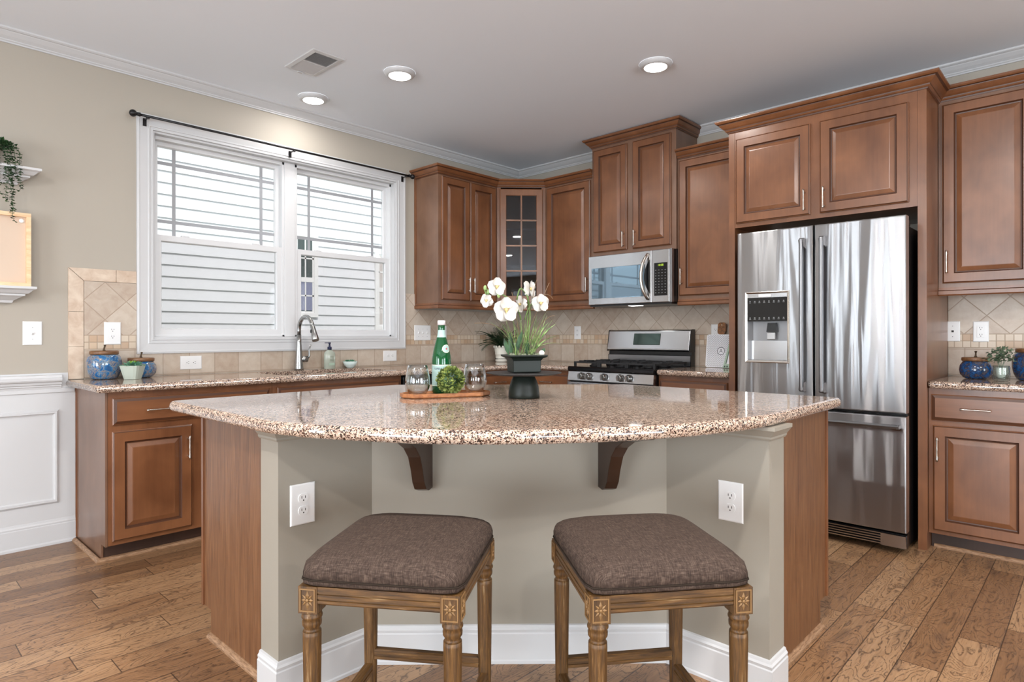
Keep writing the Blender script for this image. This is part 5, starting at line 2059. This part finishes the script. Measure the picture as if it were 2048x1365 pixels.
# buds
for bx_, by_ in ((977, 577), (983, 586), (1004, 592)):
    c_ = at(xf(bx_), zf(by_), -0.02)
    link('bud', MB().sphere(c_, 0.007, 10, 8, 1.5), 'leaf_grass', A)
mb = MB()
rnd = random.Random(11)
ends = [(981, 641), (1006, 644), (1012, 648), (1102, 646), (1119, 648), (1124, 672), (1128, 688), (1075, 634), (1066, 640), (1036, 652), (1028, 660), (1090, 655), (1081, 628), (1045, 660), (1052, 656)]
for i, (ex_, ey_) in enumerate(ends):
    b0_ = pp(rnd.uniform(-.04, .04), rnd.uniform(-.02, .02), 0.064)
    if ex_ < 1040:
        b0_ = pp(-0.030 + rnd.uniform(-.01, .01), 0, 0.064)
    if ex_ > 1080:
        b0_ = pp(0.03 + rnd.uniform(-.01, .01), 0.0, 0.064)
    e_ = at(xf(ex_), zf(ey_), rnd.uniform(-.04, .04))
    mid_ = (b0_ + e_) / 2 + Vector((0, 0, 0.035 if abs(ex_ - 1050) > 35 else 0.01))
    mid_ = mid_ + (b0_ - mid_) * 0.25
    mid_.z += 0.02
    blade(mb, curve3(b0_, mid_, e_, 10), 0.0056)
for i in range(46):
    a = rnd.uniform(0, 2 * PI)
    b0_ = pp(rnd.uniform(-.045, .045), rnd.uniform(-.03, .03), 0.064)
    L_ = rnd.uniform(0.09, 0.20)
    blade(mb, arc(b0_, (math.cos(a) * 0.35, math.sin(a) * 0.35, 1), L_, rnd.uniform(0.1, 0.8)), rnd.uniform(0.0024, 0.0042))
tag(link('grass', mb, 'leaf_grass', A), kind='stuff')
mb = MB()
tw = [((1052, 690), (1090, 600), (1105, 566)), ((1056, 690), (1075, 570), (1080, 560)), ((1050, 700), (1040, 640), (1030, 585)), ((1060, 690), (1095, 630), (1115, 632)), ((1050, 700), (1010, 640), (955, 647)), ((1080, 600), (1100, 580), (1112, 598))]
for a, b, c_ in tw:
    mb.tube(curve3(at(xf(a[0]), zf(a[1])), at(xf(b[0]), zf(b[1]), 0.01), at(xf(c_[0]), zf(c_[1]), 0.0), 12), [0.0011] * 13, 5)
link('twig', mb, 'twig', A)
mb = MB()
for (ax_, az_, lx, lz, w_) in ((1029, 690, -0.006, 0.09, 0.022), (1060, 700, 0.002, 0.06, 0.02), (1036, 700, 0.03, 0.10, 0.02), (1086, 690, 0.02, 0.03, 0.018), (1024, 700, -0.02, 0.07, 0.018)):
    b0_ = at(xf(ax_), PZ + 0.066, -0.01)
    leaf(mb, b0_, b0_ + rt * lx + Vector((0, 0, lz)), w_, nrm=tuple(-fw), fold=0.3)
link('orchid_leaf', mb, 'leaf_fern', A)
mb = MB().sphere(at(xf(1089), PZ + 0.075, -0.02), 0.012, 12, 8)
mb.sphere(at(xf(1035), PZ + 0.10, 0.02), 0.02, 12, 8, 0.8)
link('stone', mb, 'white_ceramic', A)

# fern in the corner
A = thing('potted_fern', (-0.43, -0.17, CT), 'dark green fern in a white lattice-rim pot in the counter corner', 'plant')
c = (-0.43, -0.17, CT + 0.001)
mb = MB().lathe([(0.050, 0), (0.054, 0.01), (0.054, 0.020), (0.051, 0.022), (0.053, 0.065), (0.058, 0.07), (0.058, 0.076), (0.056, 0.08), (0.066, 0.135), (0.063, 0.135), (0.052, 0.08), (0.001, 0.076)], c, 32)
for k in range(12):
    a = 2 * PI * k / 12
    mb.sphere((c[0] + 0.064 * math.cos(a), c[1] + 0.064 * math.sin(a), c[2] + 0.140), 0.012, 8, 6)
link('pot', mb, 'white_ceramic', A)
mb = MB()
for k in range(30):
    a = 2 * PI * k / 30
    mb.sphere((c[0] + 0.0535 * math.cos(a), c[1] + 0.0535 * math.sin(a), c[2] + 0.030), 0.0036, 6, 4)
link('bead_row', mb, 'slot', A)
mb = MB()
rnd = random.Random(21)
for k in range(34):
    a = rnd.uniform(0, 2 * PI)
    if k < 12:
        a = math.radians(140 + k * 6)
    L_ = rnd.uniform(0.20, 0.31)
    pts = arc((c[0], c[1], c[2] + 0.13), (math.cos(a) * 0.7, math.sin(a) * 0.7, rnd.uniform(0.5, 1.3)), L_, rnd.uniform(0.7, 1.7), 12)
    bad = any(p.x > -0.02 or p.y > -0.02 for p in pts)
    if bad:
        pts = arc((c[0], c[1], c[2] + 0.13), (-abs(math.cos(a)) * 0.7, -abs(math.sin(a)) * 0.3, 1.3), L_ * 0.9, 0.8, 12)
    mb.tube(pts, 0.0012, 4)
    for i in range(2, 12):
        t = (pts[i + 1] - pts[i - 1]).normalized() if i < 12 else (pts[i] - pts[i - 1]).normalized()
        s_ = t.cross(Vector((0, 0, 1))).normalized()
        wl = 0.032 * math.sin(PI * (i / 13.5)) + 0.006
        for sg in (-1, 1):
            leaf(mb, pts[i], pts[i] + s_ * sg * wl + t * wl * 0.5, 0.008)
            mpt = (pts[i] + pts[i - 1]) / 2
            leaf(mb, mpt, mpt + s_ * sg * wl + t * wl * 0.5, 0.008)
tag(link('fronds', mb, 'leaf_fern', A), kind='stuff')

# cutting board
A = thing('cutting_board', (-0.10, -2.18, CT), 'white dotted serving board with letter A and wooden handle', 'cutting board')
tilt_ = math.radians(8)
FBd = lambda p: Vector((-0.075 + (p.y) * math.sin(tilt_) * 0.9 - p.z * math.cos(tilt_), -p.x, CT + 0.0015 + p.y * math.cos(tilt_) + p.z * math.sin(tilt_)))


def rrect(x0_, x1_, y0_, y1_, r_, n=5):
    o = []
    for cx_, cy_, a0 in ((x1_ - r_, y1_ - r_, 0), (x0_ + r_, y1_ - r_, 90), (x0_ + r_, y0_ + r_, 180), (x1_ - r_, y0_ + r_, 270)):
        for k in range(n + 1):
            a = math.radians(a0 + 90 * k / n)
            o.append((cx_ + r_ * math.cos(a), cy_ + r_ * math.sin(a)))
    return o


bu0, bu1 = 2.035, 2.285
link('board', MB().prism(rrect(bu0, bu1, 0, 0.252, 0.016), 0, 0.012, mf=FBd), 'card_white', A)
link('handle', MB().prism(rrect(2.118, 2.182, 0.2525, 0.345, 0.022), 0, 0.012, mf=FBd), 'boardwood', A)
mb = MB()
for i in range(17):
    for j in range(17):
        ux = bu0 + 0.012 + i * 0.0142
        vz = 0.010 + j * 0.0145
        for off in (0, 1):
            a_, b_ = ux + off * 0.0071, vz + off * 0.00725
            if (a_ - 2.155) ** 2 + (b_ - 0.125) ** 2 < 0.034 ** 2 or a_ > bu1 - 0.008 or b_ > 0.246:
                continue
            mb.prism([(a_ - 0.0031, b_), (a_, b_ - 0.0031), (a_ + 0.0031, b_), (a_, b_ + 0.0031)], 0.0121, 0.0127, mf=FBd)
link('dot_pattern', mb, 'dot_ink', A)
mb = MB()
ro_ = [(2.155 + 0.031 * math.cos(2 * PI * k / 32), 0.125 + 0.031 * math.sin(2 * PI * k / 32), 0.0127) for k in range(32)]
ri_ = [(2.155 + 0.026 * math.cos(2 * PI * k / 32), 0.125 + 0.026 * math.sin(2 * PI * k / 32), 0.0127) for k in range(32)]
mb.loft([ro_, ri_], True, False, False, False, FBd)
vs, fs = text_mesh('A', 0.042)
mb.add([FBd(Vector((2.155 + v.x, 0.125 + v.y, 0.0128))) for v in vs], fs)
link('monogram', mb, 'dot_ink', A)
mb = MB().prism([(2.15 + 0.004 * math.cos(a * PI / 6), 0.325 + 0.004 * math.sin(a * PI / 6)) for a in range(12)], 0.0121, 0.0127, mf=FBd)
link('hanging_hole', mb, 'cream', A)
# card in front of it
A = thing('recipe_card', (-0.17, -2.31, CT), 'sage green bordered recipe card leaning on the dotted board', 'card')
FCd = lambda p: Vector((-0.125 + p.y * math.sin(0.25) - p.z * math.cos(0.25), -p.x + 0.030, CT + 0.002 + p.y * math.cos(0.25) + p.z * math.sin(0.25)))
link('card', MB().prism([(2.225, 0), (2.42, 0), (2.42, 0.235), (2.265, 0.235), (2.258, 0.22)], 0, 0.006, mf=FCd), 'sage_card', A)
link('paper', MB().prism([(2.252, 0.03), (2.41, 0.03), (2.41, 0.212), (2.278, 0.212)], 0.0061, 0.0068, mf=FCd), 'card_white', A)
mb = MB()
mb.prism([(2.245, 0.03), (2.250, 0.03), (2.276, 0.212), (2.271, 0.212)], 0.0061, 0.0075, mf=FCd)
for k in range(9):
    mb.prism([(2.235 + k * 0.019, 0.004), (2.245 + k * 0.019, 0.004), (2.245 + k * 0.019, 0.016), (2.235 + k * 0.019, 0.016)], 0.0061, 0.0072, mf=FCd)
link('green_line', mb, 'green_dark', A)
link('red_mark', MB().prism([(2.290, 0.155), (2.302, 0.150), (2.312, 0.175), (2.300, 0.178)], 0.0069, 0.0074, mf=FCd).prism([(2.316, 0.150), (2.330, 0.150), (2.330, 0.172), (2.318, 0.170)], 0.0069, 0.0074, mf=FCd), 'label_red', A)
link('leaf_motif', MB().prism([(2.280, 0.060), (2.300, 0.056), (2.318, 0.064), (2.310, 0.082), (2.296, 0.090), (2.284, 0.078)], 0.0069, 0.0074, mf=FCd), 'moss', A)

# plant in glass jar on right counter
A = thing('jar_plant', (-0.39, -3.868, CT), 'dusty green plant in a ribbed clear glass jar', 'plant')
c = (-0.39, -3.868, CT + 0.001)
link('jar', MB().lathe([(0.030, 0), (0.038, 0.004), (0.040, 0.04), (0.036, 0.07), (0.037, 0.082), (0.035, 0.082), (0.034, 0.07), (0.037, 0.04), (0.030, 0.010), (0.001, 0.008)], c, 28), 'jar_glass', A)
link('inner_pot', MB().lathe([(0.018, 0.012), (0.024, 0.070), (0.022, 0.070), (0.001, 0.065)], c, 20), 'white_ceramic', A)
link('wire_handle', MB().tube([Vector((c[0] - 0.040 * math.cos(t * 0.1), c[1] + 0.040 * math.cos(t * PI / 12), c[2] + 0.075 - 0.06 * math.sin(t * PI / 12))) for t in range(13)], 0.0012, 6), 'black', A)
mb = MB()
rnd = random.Random(8)
for k in range(170):
    a = rnd.uniform(0, 2 * PI)
    e_ = rnd.uniform(-0.1, 1.4)
    r_ = rnd.uniform(0.02, 0.066)
    p = Vector((c[0] + r_ * math.cos(a) * math.cos(e_), c[1] + r_ * 1.15 * math.sin(a) * math.cos(e_), c[2] + 0.105 + r_ * 1.2 * math.sin(e_)))
    leaf(mb, p, p + Vector((rnd.uniform(-1, 1), rnd.uniform(-1, 1), rnd.uniform(-0.4, 1))).normalized() * 0.020, 0.014)
for k in range(8):
    a = 2 * PI * k / 8
    mb.tube([(c[0], c[1], c[2] + 0.06), (c[0] + 0.02 * math.cos(a), c[1] + 0.02 * math.sin(a), c[2] + 0.11)], 0.001, 4)
tag(link('foliage', mb, 'leaf_sage', A), kind='stuff')

# ================================================================== CURTAIN ROD
A = thing('curtain_rod', (-2.42, -0.08, 2.49), 'thin black curtain rod mounted above the window', 'curtain rod')
link('rod', MB().tube([(-3.425, -0.08, 2.487), (-1.425, -0.08, 2.487)], 0.0075, 12), 'rod', A)
for s_, xx in ((-1, -3.425), (1, -1.425)):
    mb = MB().sphere((xx + s_ * 0.034, -0.08, 2.487), 0.021, 16, 12)
    mb.tube([(xx - s_ * 0.004, -0.08, 2.487), (xx + s_ * 0.016, -0.08, 2.487)], [0.013, 0.010], 12)
    link('finial', mb, 'rod', A)
for xx in (-3.380, -2.442, -1.452):
    mb = MB().box(xx - 0.010, xx + 0.010, -0.0245, -0.021, 2.442, 2.488)
    mb.bar((xx, -0.024, 2.478), (xx, -0.084, 2.478), 0.008, 0.006)
    mb.lathe([(0.011, -0.004), (0.011, 0.004)], (xx, -0.08, 2.476), 10)
    link('bracket', mb, 'rod', A)

# ================================================================== LEFT SHELVES
shelf_prof = [(0.0, 0.0), (0.008, 0.0), (0.012, 0.012), (0.040, 0.030), (0.056, 0.038), (0.056, 0.046), (0.070, 0.050), (0.085, 0.066), (0.100, 0.074), (0.100, 0.086), (0.0, 0.086)]


def ledge(xr, z0_, label):
    A_ = thing('wall_shelf', (xr - 0.4, 0, z0_), label, 'shelf')
    core = 0.02
    p = [(a, z0_ + b) for a, b in shelf_prof]
    # profile grows outwards from a thin core, mitred return at the right-hand end
    mb_ = MB()
    mould(mb_, [(xr - 0.100, -0.0012), (xr - 0.100, -0.020), (xr - 0.95, -0.020)], p)
    mb_.box(xr - 0.95, xr - 0.1002, -0.0195, -0.0012, z0_ + 0.001, z0_ + 0.085)
    link('ledge', mb_, 'trim', A_)
    return A_


ledge(-3.905, 1.975, 'white crown-profile wall shelf holding the trailing plant')
ledge(-3.927, 1.340, 'white crown-profile wall shelf below the picture frame')

# picture frame on the lower shelf
A = thing('picture_frame', (-4.25, -0.06, 1.427), 'pale wood framed print standing on the lower wall shelf', 'picture frame')
mb = MB()
mould(mb, [(-4.70, 1.4275), (-3.945, 1.4275), (-3.945, 1.820), (-4.70, 1.820)], [(0, 0.0), (0, 0.030), (0.020, 0.030), (0.020, 0.0)], closed=True, mf=FW(-0.045))
link('frame', mb, 'framewood', A)
link('mat_board', MB().box(-4.68, -3.965, -0.052, -0.047, 1.4475, 1.800), 'linen_mat', A)
pr_ = link('print', MB().box(-4.45, -4.085, -0.054, -0.0521, 1.55, 1.695), 'mauve', A)
link('relief', MB().prism([(-4.105 + 0.05 * math.cos(a * 0.9) * (0.8 + 0.2 * (a % 2)) - 0.03, 1.62 + 0.045 * math.sin(a * 0.9)) for a in range(7)], 0.0541, 0.058, mf=FW(0)), 'cream', A)
link('corner_clip', MB().lathe([(0.012, 0), (0.012, 0.003), (0.006, 0.005)], (0, 0, 0), 16, mf=lambda p: Vector((-3.982 + p.x, -0.0525 - p.z, 1.780 + p.y))), 'white_plastic', A)

# trailing plant
A = thing('trailing_plant', (-4.085, -0.065, 2.062), 'trailing green plant in a white pot on the upper shelf', 'plant')
c = (-4.13, -0.062, 2.0625)
mb = MB()
rings = []
for r_, z_ in ((0.040, 0), (0.044, 0.01), (0.050, 0.09), (0.052, 0.10), (0.046, 0.10), (0.044, 0.09)):
    rings.append([(c[0] + r_ * (1 + 0.04 * math.cos(12 * a)) * math.cos(a), c[1] + r_ * (1 + 0.04 * math.cos(12 * a)) * math.sin(a), c[2] + z_) for a in [2 * PI * k / 72 for k in range(72)]])
link('pot', mb.loft(rings), 'white_ceramic', A)
mb = MB()
rnd = random.Random(17)
strands = [(-4.035, -0.115, 1.765), (-4.00, -0.118, 1.93), (-4.06, -0.12, 1.87), (-4.09, -0.12, 1.90), (-4.04, -0.125, 1.82), (-4.02, -0.12, 1.99), (-4.13, -0.13, 1.95), (-4.17, -0.12, 1.88), (-4.05, -0.118, 1.98), (-4.10, -0.12, 1.93)]
for (ex_, ey_, ez_) in strands:
    p0 = Vector((c[0] + 0.02, c[1], c[2] + 0.11))
    p1 = Vector((ex_, ey_, c[2] + 0.15))
    p2 = Vector((ex_, ey_, c[2] + 0.04))
    pts = curve3(p0, p1, p2, 10)
    n_ = max(2, int((p2.z - ez_) / 0.014))
    for k in range(1, n_ + 1):
        pts.append(Vector((ex_ + rnd.uniform(-.005, .005) + 0.0004 * k, ey_ + rnd.uniform(-.003, .003), p2.z - (p2.z - ez_) * k / n_)))
    mb.tube(pts, 0.0011, 4)
    for i, p in enumerate(pts):
        for k in range(4):
            a = rnd.uniform(0, 2 * PI)
            d = Vector((math.cos(a), math.sin(a) * 0.7, rnd.uniform(-0.6, 0.5))).normalized()
            tip = p + d * rnd.uniform(0.011, 0.017)
            leaf(mb, p, tip, 0.009)
for k in range(420):
    a = rnd.uniform(0, 2 * PI)
    e_ = rnd.uniform(-0.2, 1.5)
    r_ = rnd.uniform(0.03, 0.078)
    p = Vector((c[0] + 0.03 + r_ * 1.15 * math.cos(a) * math.cos(e_), c[1] - 0.008 + r_ * 0.72 * math.sin(a) * math.cos(e_), c[2] + 0.088 + r_ * 0.66 * math.sin(e_)))
    if p.y > -0.008:
        p.y = -0.012
    tip = p + Vector((rnd.uniform(-1, 1), rnd.uniform(-1, 0.6), rnd.uniform(-1, 1))).normalized() * 0.016
    tip.y = min(tip.y, -0.004)
    leaf(mb, p, tip, 0.011)
tag(link('foliage', mb, 'leaf_dark', A), kind='stuff')

# ================================================================== CEILING FIXTURES


def downlight(x, y, label, group='recessed ceiling lights', power=6):
    A_ = thing('recessed_light', (x, y, CE), label, 'ceiling light', group)
    link('trim_ring', MB().lathe([(0.098, -0.0005), (0.096, -0.008), (0.088, -0.020), (0.074, -0.026), (0.066, -0.022)], (x, y, CE), 48, cap0=False, cap1=False), 'trim', A_)
    link('lens', MB().lathe([(0.0685, -0.0215), (0.067, -0.0245), (0.03, -0.0265), (0.001, -0.027)], (x, y, CE), 40), 'lens', A_)
    l = area('lamp_glow', (x, y, CE - 0.032), (0, 0, 0), 0.13, 0.13, power, (1.0, 0.97, 0.94), 'DISK')
    return A_


downlight(-2.262, -1.085, 'round recessed light nearest the air vent, in the middle of the ceiling')
downlight(-2.425, -0.320, 'round recessed light closest to the window wall', power=3.5)
downlight(-1.275, -2.305, 'round recessed light toward the refrigerator side of the ceiling')
for x_, y_ in ((-3.5, -3.9), (-5.6, -2.6), (-5.2, -5.6), (-3.0, -6.4), (-7.4, -4.6)):
    area('lamp_glow', (x_, y_, CE - 0.032), (0, 0, 0), 0.13, 0.13, 36, (1.0, 0.97, 0.94), 'DISK')  # unseen ceiling lamps added behind the camera for light, without fixtures

A = thing('ceiling_vent', (-2.70, -0.83, CE), 'white rectangular air vent grille in the ceiling', 'vent')
vx0, vx1, vy0, vy1 = -2.802, -2.598, -1.002, -0.658
mb = MB()
FV = lambda p: Vector((p.x, p.y, CE - p.z))
rect_rings(mb, vx0, vx1, vy0, vy1, [(0, 0.0004), (0, 0.003), (0.003, 0.006), (0.026, 0.009), (0.028, 0.005), (0.028, 0.0004)], FV, fill=False)
link('frame', mb, 'trim', A)
link('duct', MB().box(vx0 + 0.028, vx1 - 0.028, vy0 + 0.028, vy1 - 0.028, CE - 0.0012, CE - 0.0006), 'grey_plastic', A)
link('divider', MB().box(vx0 + 0.028, vx1 - 0.028, -0.838, -0.822, CE - 0.009, CE - 0.0014), 'trim', A)
mb = MB()
for (ya_, yb_, s_) in ((vy0 + 0.03, -0.840, 1), (-0.820, vy1 - 0.03, -1)):
    n_ = 13
    for i in range(n_):
        yy = ya_ + (yb_ - ya_) * (i + 0.5) / n_
        mb.add([(vx0 + 0.029, yy - 0.004 * s_, CE - 0.009), (vx1 - 0.029, yy - 0.004 * s_, CE - 0.009), (vx1 - 0.029, yy + 0.003 * s_, CE - 0.0016), (vx0 + 0.029, yy + 0.003 * s_, CE - 0.0016),
                (vx0 + 0.029, yy - 0.003 * s_, CE - 0.009), (vx1 - 0.029, yy - 0.003 * s_, CE - 0.009), (vx1 - 0.029, yy + 0.004 * s_, CE - 0.0016), (vx0 + 0.029, yy + 0.004 * s_, CE - 0.0016)],
               [(0, 1, 2, 3), (7, 6, 5, 4), (0, 4, 5, 1), (3, 2, 6, 7)])
link('louvers', mb, 'trim', A)
link('lever', MB().box(-2.72, -2.69, -0.672, -0.655, CE - 0.014, CE - 0.008), 'trim', A)

# ================================================================== STOOLS
WX, WY = 0.189, 0.201       # half sizes at the rail
ZR = 0.598                  # top of rail
A = thing('bar_stool', (0, 0, 0), 'left-hand counter stool with taupe linen seat and carved limed oak frame', 'stool', 'upholstered counter stools at the island')
lx, ly = WX - 0.024, WY - 0.024
for sx in (-1, 1):
    for sy in (-1, 1):
        X_, Y_ = sx * lx, sy * ly
        mb = MB()
        # square block
        mb.box(X_ - 0.0225, X_ + 0.0225, Y_ - 0.0225, Y_ + 0.0225, ZR - 0.062, ZR - 0.001)
        # turned neck
        mb.lathe([(0.0215, ZR - 0.0625), (0.0215, ZR - 0.068), (0.0235, ZR - 0.072), (0.0235, ZR - 0.076), (0.0205, ZR - 0.079), (0.022, ZR - 0.086), (0.0215, ZR - 0.094), (0.0175, ZR - 0.100), (0.0175, ZR - 0.104), (0.0205, ZR - 0.108)], (X_, Y_, 0), 24)
        # fluted shaft
        rings = []
        for z_, r_ in ((ZR - 0.108, 0.0205), (ZR - 0.118, 0.0208), (ZR - 0.122, 0.0208), (0.30, 0.0185), (0.05, 0.0155), (0.02, 0.0155), (0.0, 0.013)):
            ring = []
            fl = 0.0 if z_ > ZR - 0.12 or z_ < 0.04 else 0.0016
            for k in range(40):
                a = 2 * PI * k / 40
                g_ = fl if k % 5 == 0 else 0.0
                ring.append((X_ + (r_ - g_) * math.cos(a), Y_ + (r_ - g_) * math.sin(a), z_))
            rings.append(ring)
        mb.loft(rings[::-1])
        leg = link('leg', mb, 'stoolwood', A)
        # carved rosettes on the two outer faces
        for (nx, ny) in ((sx, 0), (0, sy)):
            o_c = Vector((X_ + nx * 0.0225, Y_ + ny * 0.0225, ZR - 0.0315))
            n_v = Vector((nx, ny, 0))
            s_v = Vector((-ny, nx, 0))
            u_v = Vector((0, 0, 1))
            rb = MB()
            mfr = lambda p, o_c=o_c, n_v=n_v, s_v=s_v, u_v=u_v: o_c + s_v * p.x + u_v * p.y + n_v * p.z
            rect_rings(rb, -0.0185, 0.0185, -0.026, 0.026, [(0, 0.0002), (0.0, 0.0022), (0.0028, 0.0022), (0.003, 0.0004)], mfr, fill=False)
            for i in range(8):
                a = 2 * PI * i / 8 + PI / 2
                L_ = 0.021 if i in (0, 4) else (0.0145 if i in (2, 6) else 0.0175)
                w_ = 0.0042 if i % 2 == 0 else 0.0028
                d_x, d_y = math.cos(a), math.sin(a)
                vsl = [(0.003 * d_x, 0.003 * d_y, 0.001), (0.5 * L_ * d_x - w_ * d_y, 0.5 * L_ * d_y + w_ * d_x, 0.0004), (0.5 * L_ * d_x, 0.5 * L_ * d_y, 0.0032), (0.5 * L_ * d_x + w_ * d_y, 0.5 * L_ * d_y - w_ * d_x, 0.0004), (L_ * d_x, L_ * d_y, 0.0008)]
                rb.add([mfr(Vector(v)) for v in vsl], [(0, 1, 2), (0, 2, 3), (1, 4, 2), (2, 4, 3)])
            cb = [[mfr(Vector((0.0038 * q * math.cos(2 * PI * k / 10), 0.0038 * q * math.sin(2 * PI * k / 10), h_))) for k in range(10)] for q, h_ in ((1, 0.0005), (0.9, 0.003), (0.4, 0.0042))]
            rb.loft(cb)
            link('rosette', rb, 'rosette', leg)
# rails (fluted)
rp = [(-0.011, 0), (0.011, 0), (0.0135, 0.003), (0.0135, 0.009), (0.0105, 0.010), (0.0105, 0.012), (0.0135, 0.013), (0.0135, 0.022), (0.0105, 0.023), (0.0105, 0.025), (0.0135, 0.026), (0.0135, 0.040), (-0.011, 0.040)]
for (nx, ny) in ((0, -1), (0, 1), (1, 0), (-1, 0)):
    mb = MB()
    if ny:
        r0 = [(-lx + 0.0228, ny * (WY - 0.0165 + o_), ZR - 0.041 + h_) for o_, h_ in rp]
        r1 = [(lx - 0.0228, p[1], p[2]) for p in r0]
    else:
        r0 = [(nx * (WX - 0.0165 + o_), -ly + 0.0228, ZR - 0.041 + h_) for o_, h_ in rp]
        r1 = [(p[0], ly - 0.0228, p[2]) for p in r0]
    link('rail', mb.loft([r0, r1], smooth=False), 'stoolwood_x' if ny else 'stoolwood_y', A)
for (a, b, z_) in (((-lx, ly), (lx, ly), 0.262), ((-lx, -ly), (lx, -ly), 0.190), ((-lx, -ly), (-lx, ly), 0.225), ((lx, -ly), (lx, ly), 0.225)):
    a3, b3 = Vector((a[0], a[1], z_)), Vector((b[0], b[1], z_))
    d = (b3 - a3).normalized()
    s_ = Vector((-d.y, d.x, 0))
    sec = [(-0.012, -0.013), (0.012, -0.013), (0.012, -0.005), (0.0095, -0.004), (0.0095, 0.001), (0.012, 0.002), (0.012, 0.011), (0.008, 0.014), (-0.008, 0.014), (-0.012, 0.011), (-0.012, 0.002), (-0.0095, 0.001), (-0.0095, -0.004), (-0.012, -0.005)]
    mb = MB().loft([[q + s_ * o_ + Vector((0, 0, h_)) for o_, h_ in sec] for q in (a3 + d * 0.015, b3 - d * 0.015)], smooth=False)
    link('stretcher', mb, 'stoolwood_x' if abs(d.x) > 0.5 else 'stoolwood_y', A)
# cushion: superellipse rings
mb = MB()


def cring(hx, hy, z_, ex=6, n=64, crown=0.0):
    out = []
    for k in range(n):
        a = 2 * PI * k / n
        c_, s_ = math.cos(a), math.sin(a)
        q = (abs(c_) ** ex + abs(s_) ** ex) ** (-1.0 / ex)
        out.append((hx * q * c_, hy * q * s_, z_ + crown * (1 - min(1, abs(q * c_)) ** 2 * 0) * 0))
    return out


rings = [cring(WX - 0.004, WY - 0.004, ZR + 0.0005, 14), cring(WX + 0.001, WY + 0.001, ZR + 0.004, 12), cring(WX + 0.002, WY + 0.002, ZR + 0.012, 12), cring(WX - 0.001, WY - 0.001, ZR + 0.0145, 12),
         cring(WX + 0.003, WY + 0.003, ZR + 0.018, 11), cring(WX + 0.004, WY + 0.004, ZR + 0.030, 10), cring(WX + 0.001, WY + 0.001, ZR + 0.044, 9), cring(WX - 0.010, WY - 0.010, ZR + 0.056, 7), cring(WX - 0.030, WY - 0.030, ZR + 0.065, 5.5),
         cring(WX - 0.065, WY - 0.065, ZR + 0.072, 4.5), cring(WX - 0.11, WY - 0.11, ZR + 0.076, 3.5), cring(0.03, 0.03, ZR + 0.078, 2.5), cring(0.001, 0.001, ZR + 0.0782, 2)]
seat = link('seat_cushion', mb.loft(rings), 'fabric', A)
mb = MB()
wl = [Vector(p) for p in cring(WX + 0.0025, WY + 0.0025, ZR + 0.0145, 12)]
mb.tube(wl + [wl[0], wl[1]], 0.0022, 6, cap=False)
link('welting', mb, 'welt', seat)
s2 = copy_tree(A)
A.location = (-3.650, -2.990, 0)
A.rotation_euler = (0, 0, math.radians(-55.5))
s2.location = (-3.247, -3.424, 0)
s2.rotation_euler = (0, 0, math.radians(-38.2))
s2['label'] = 'right-hand counter stool with taupe linen seat and carved limed oak frame'
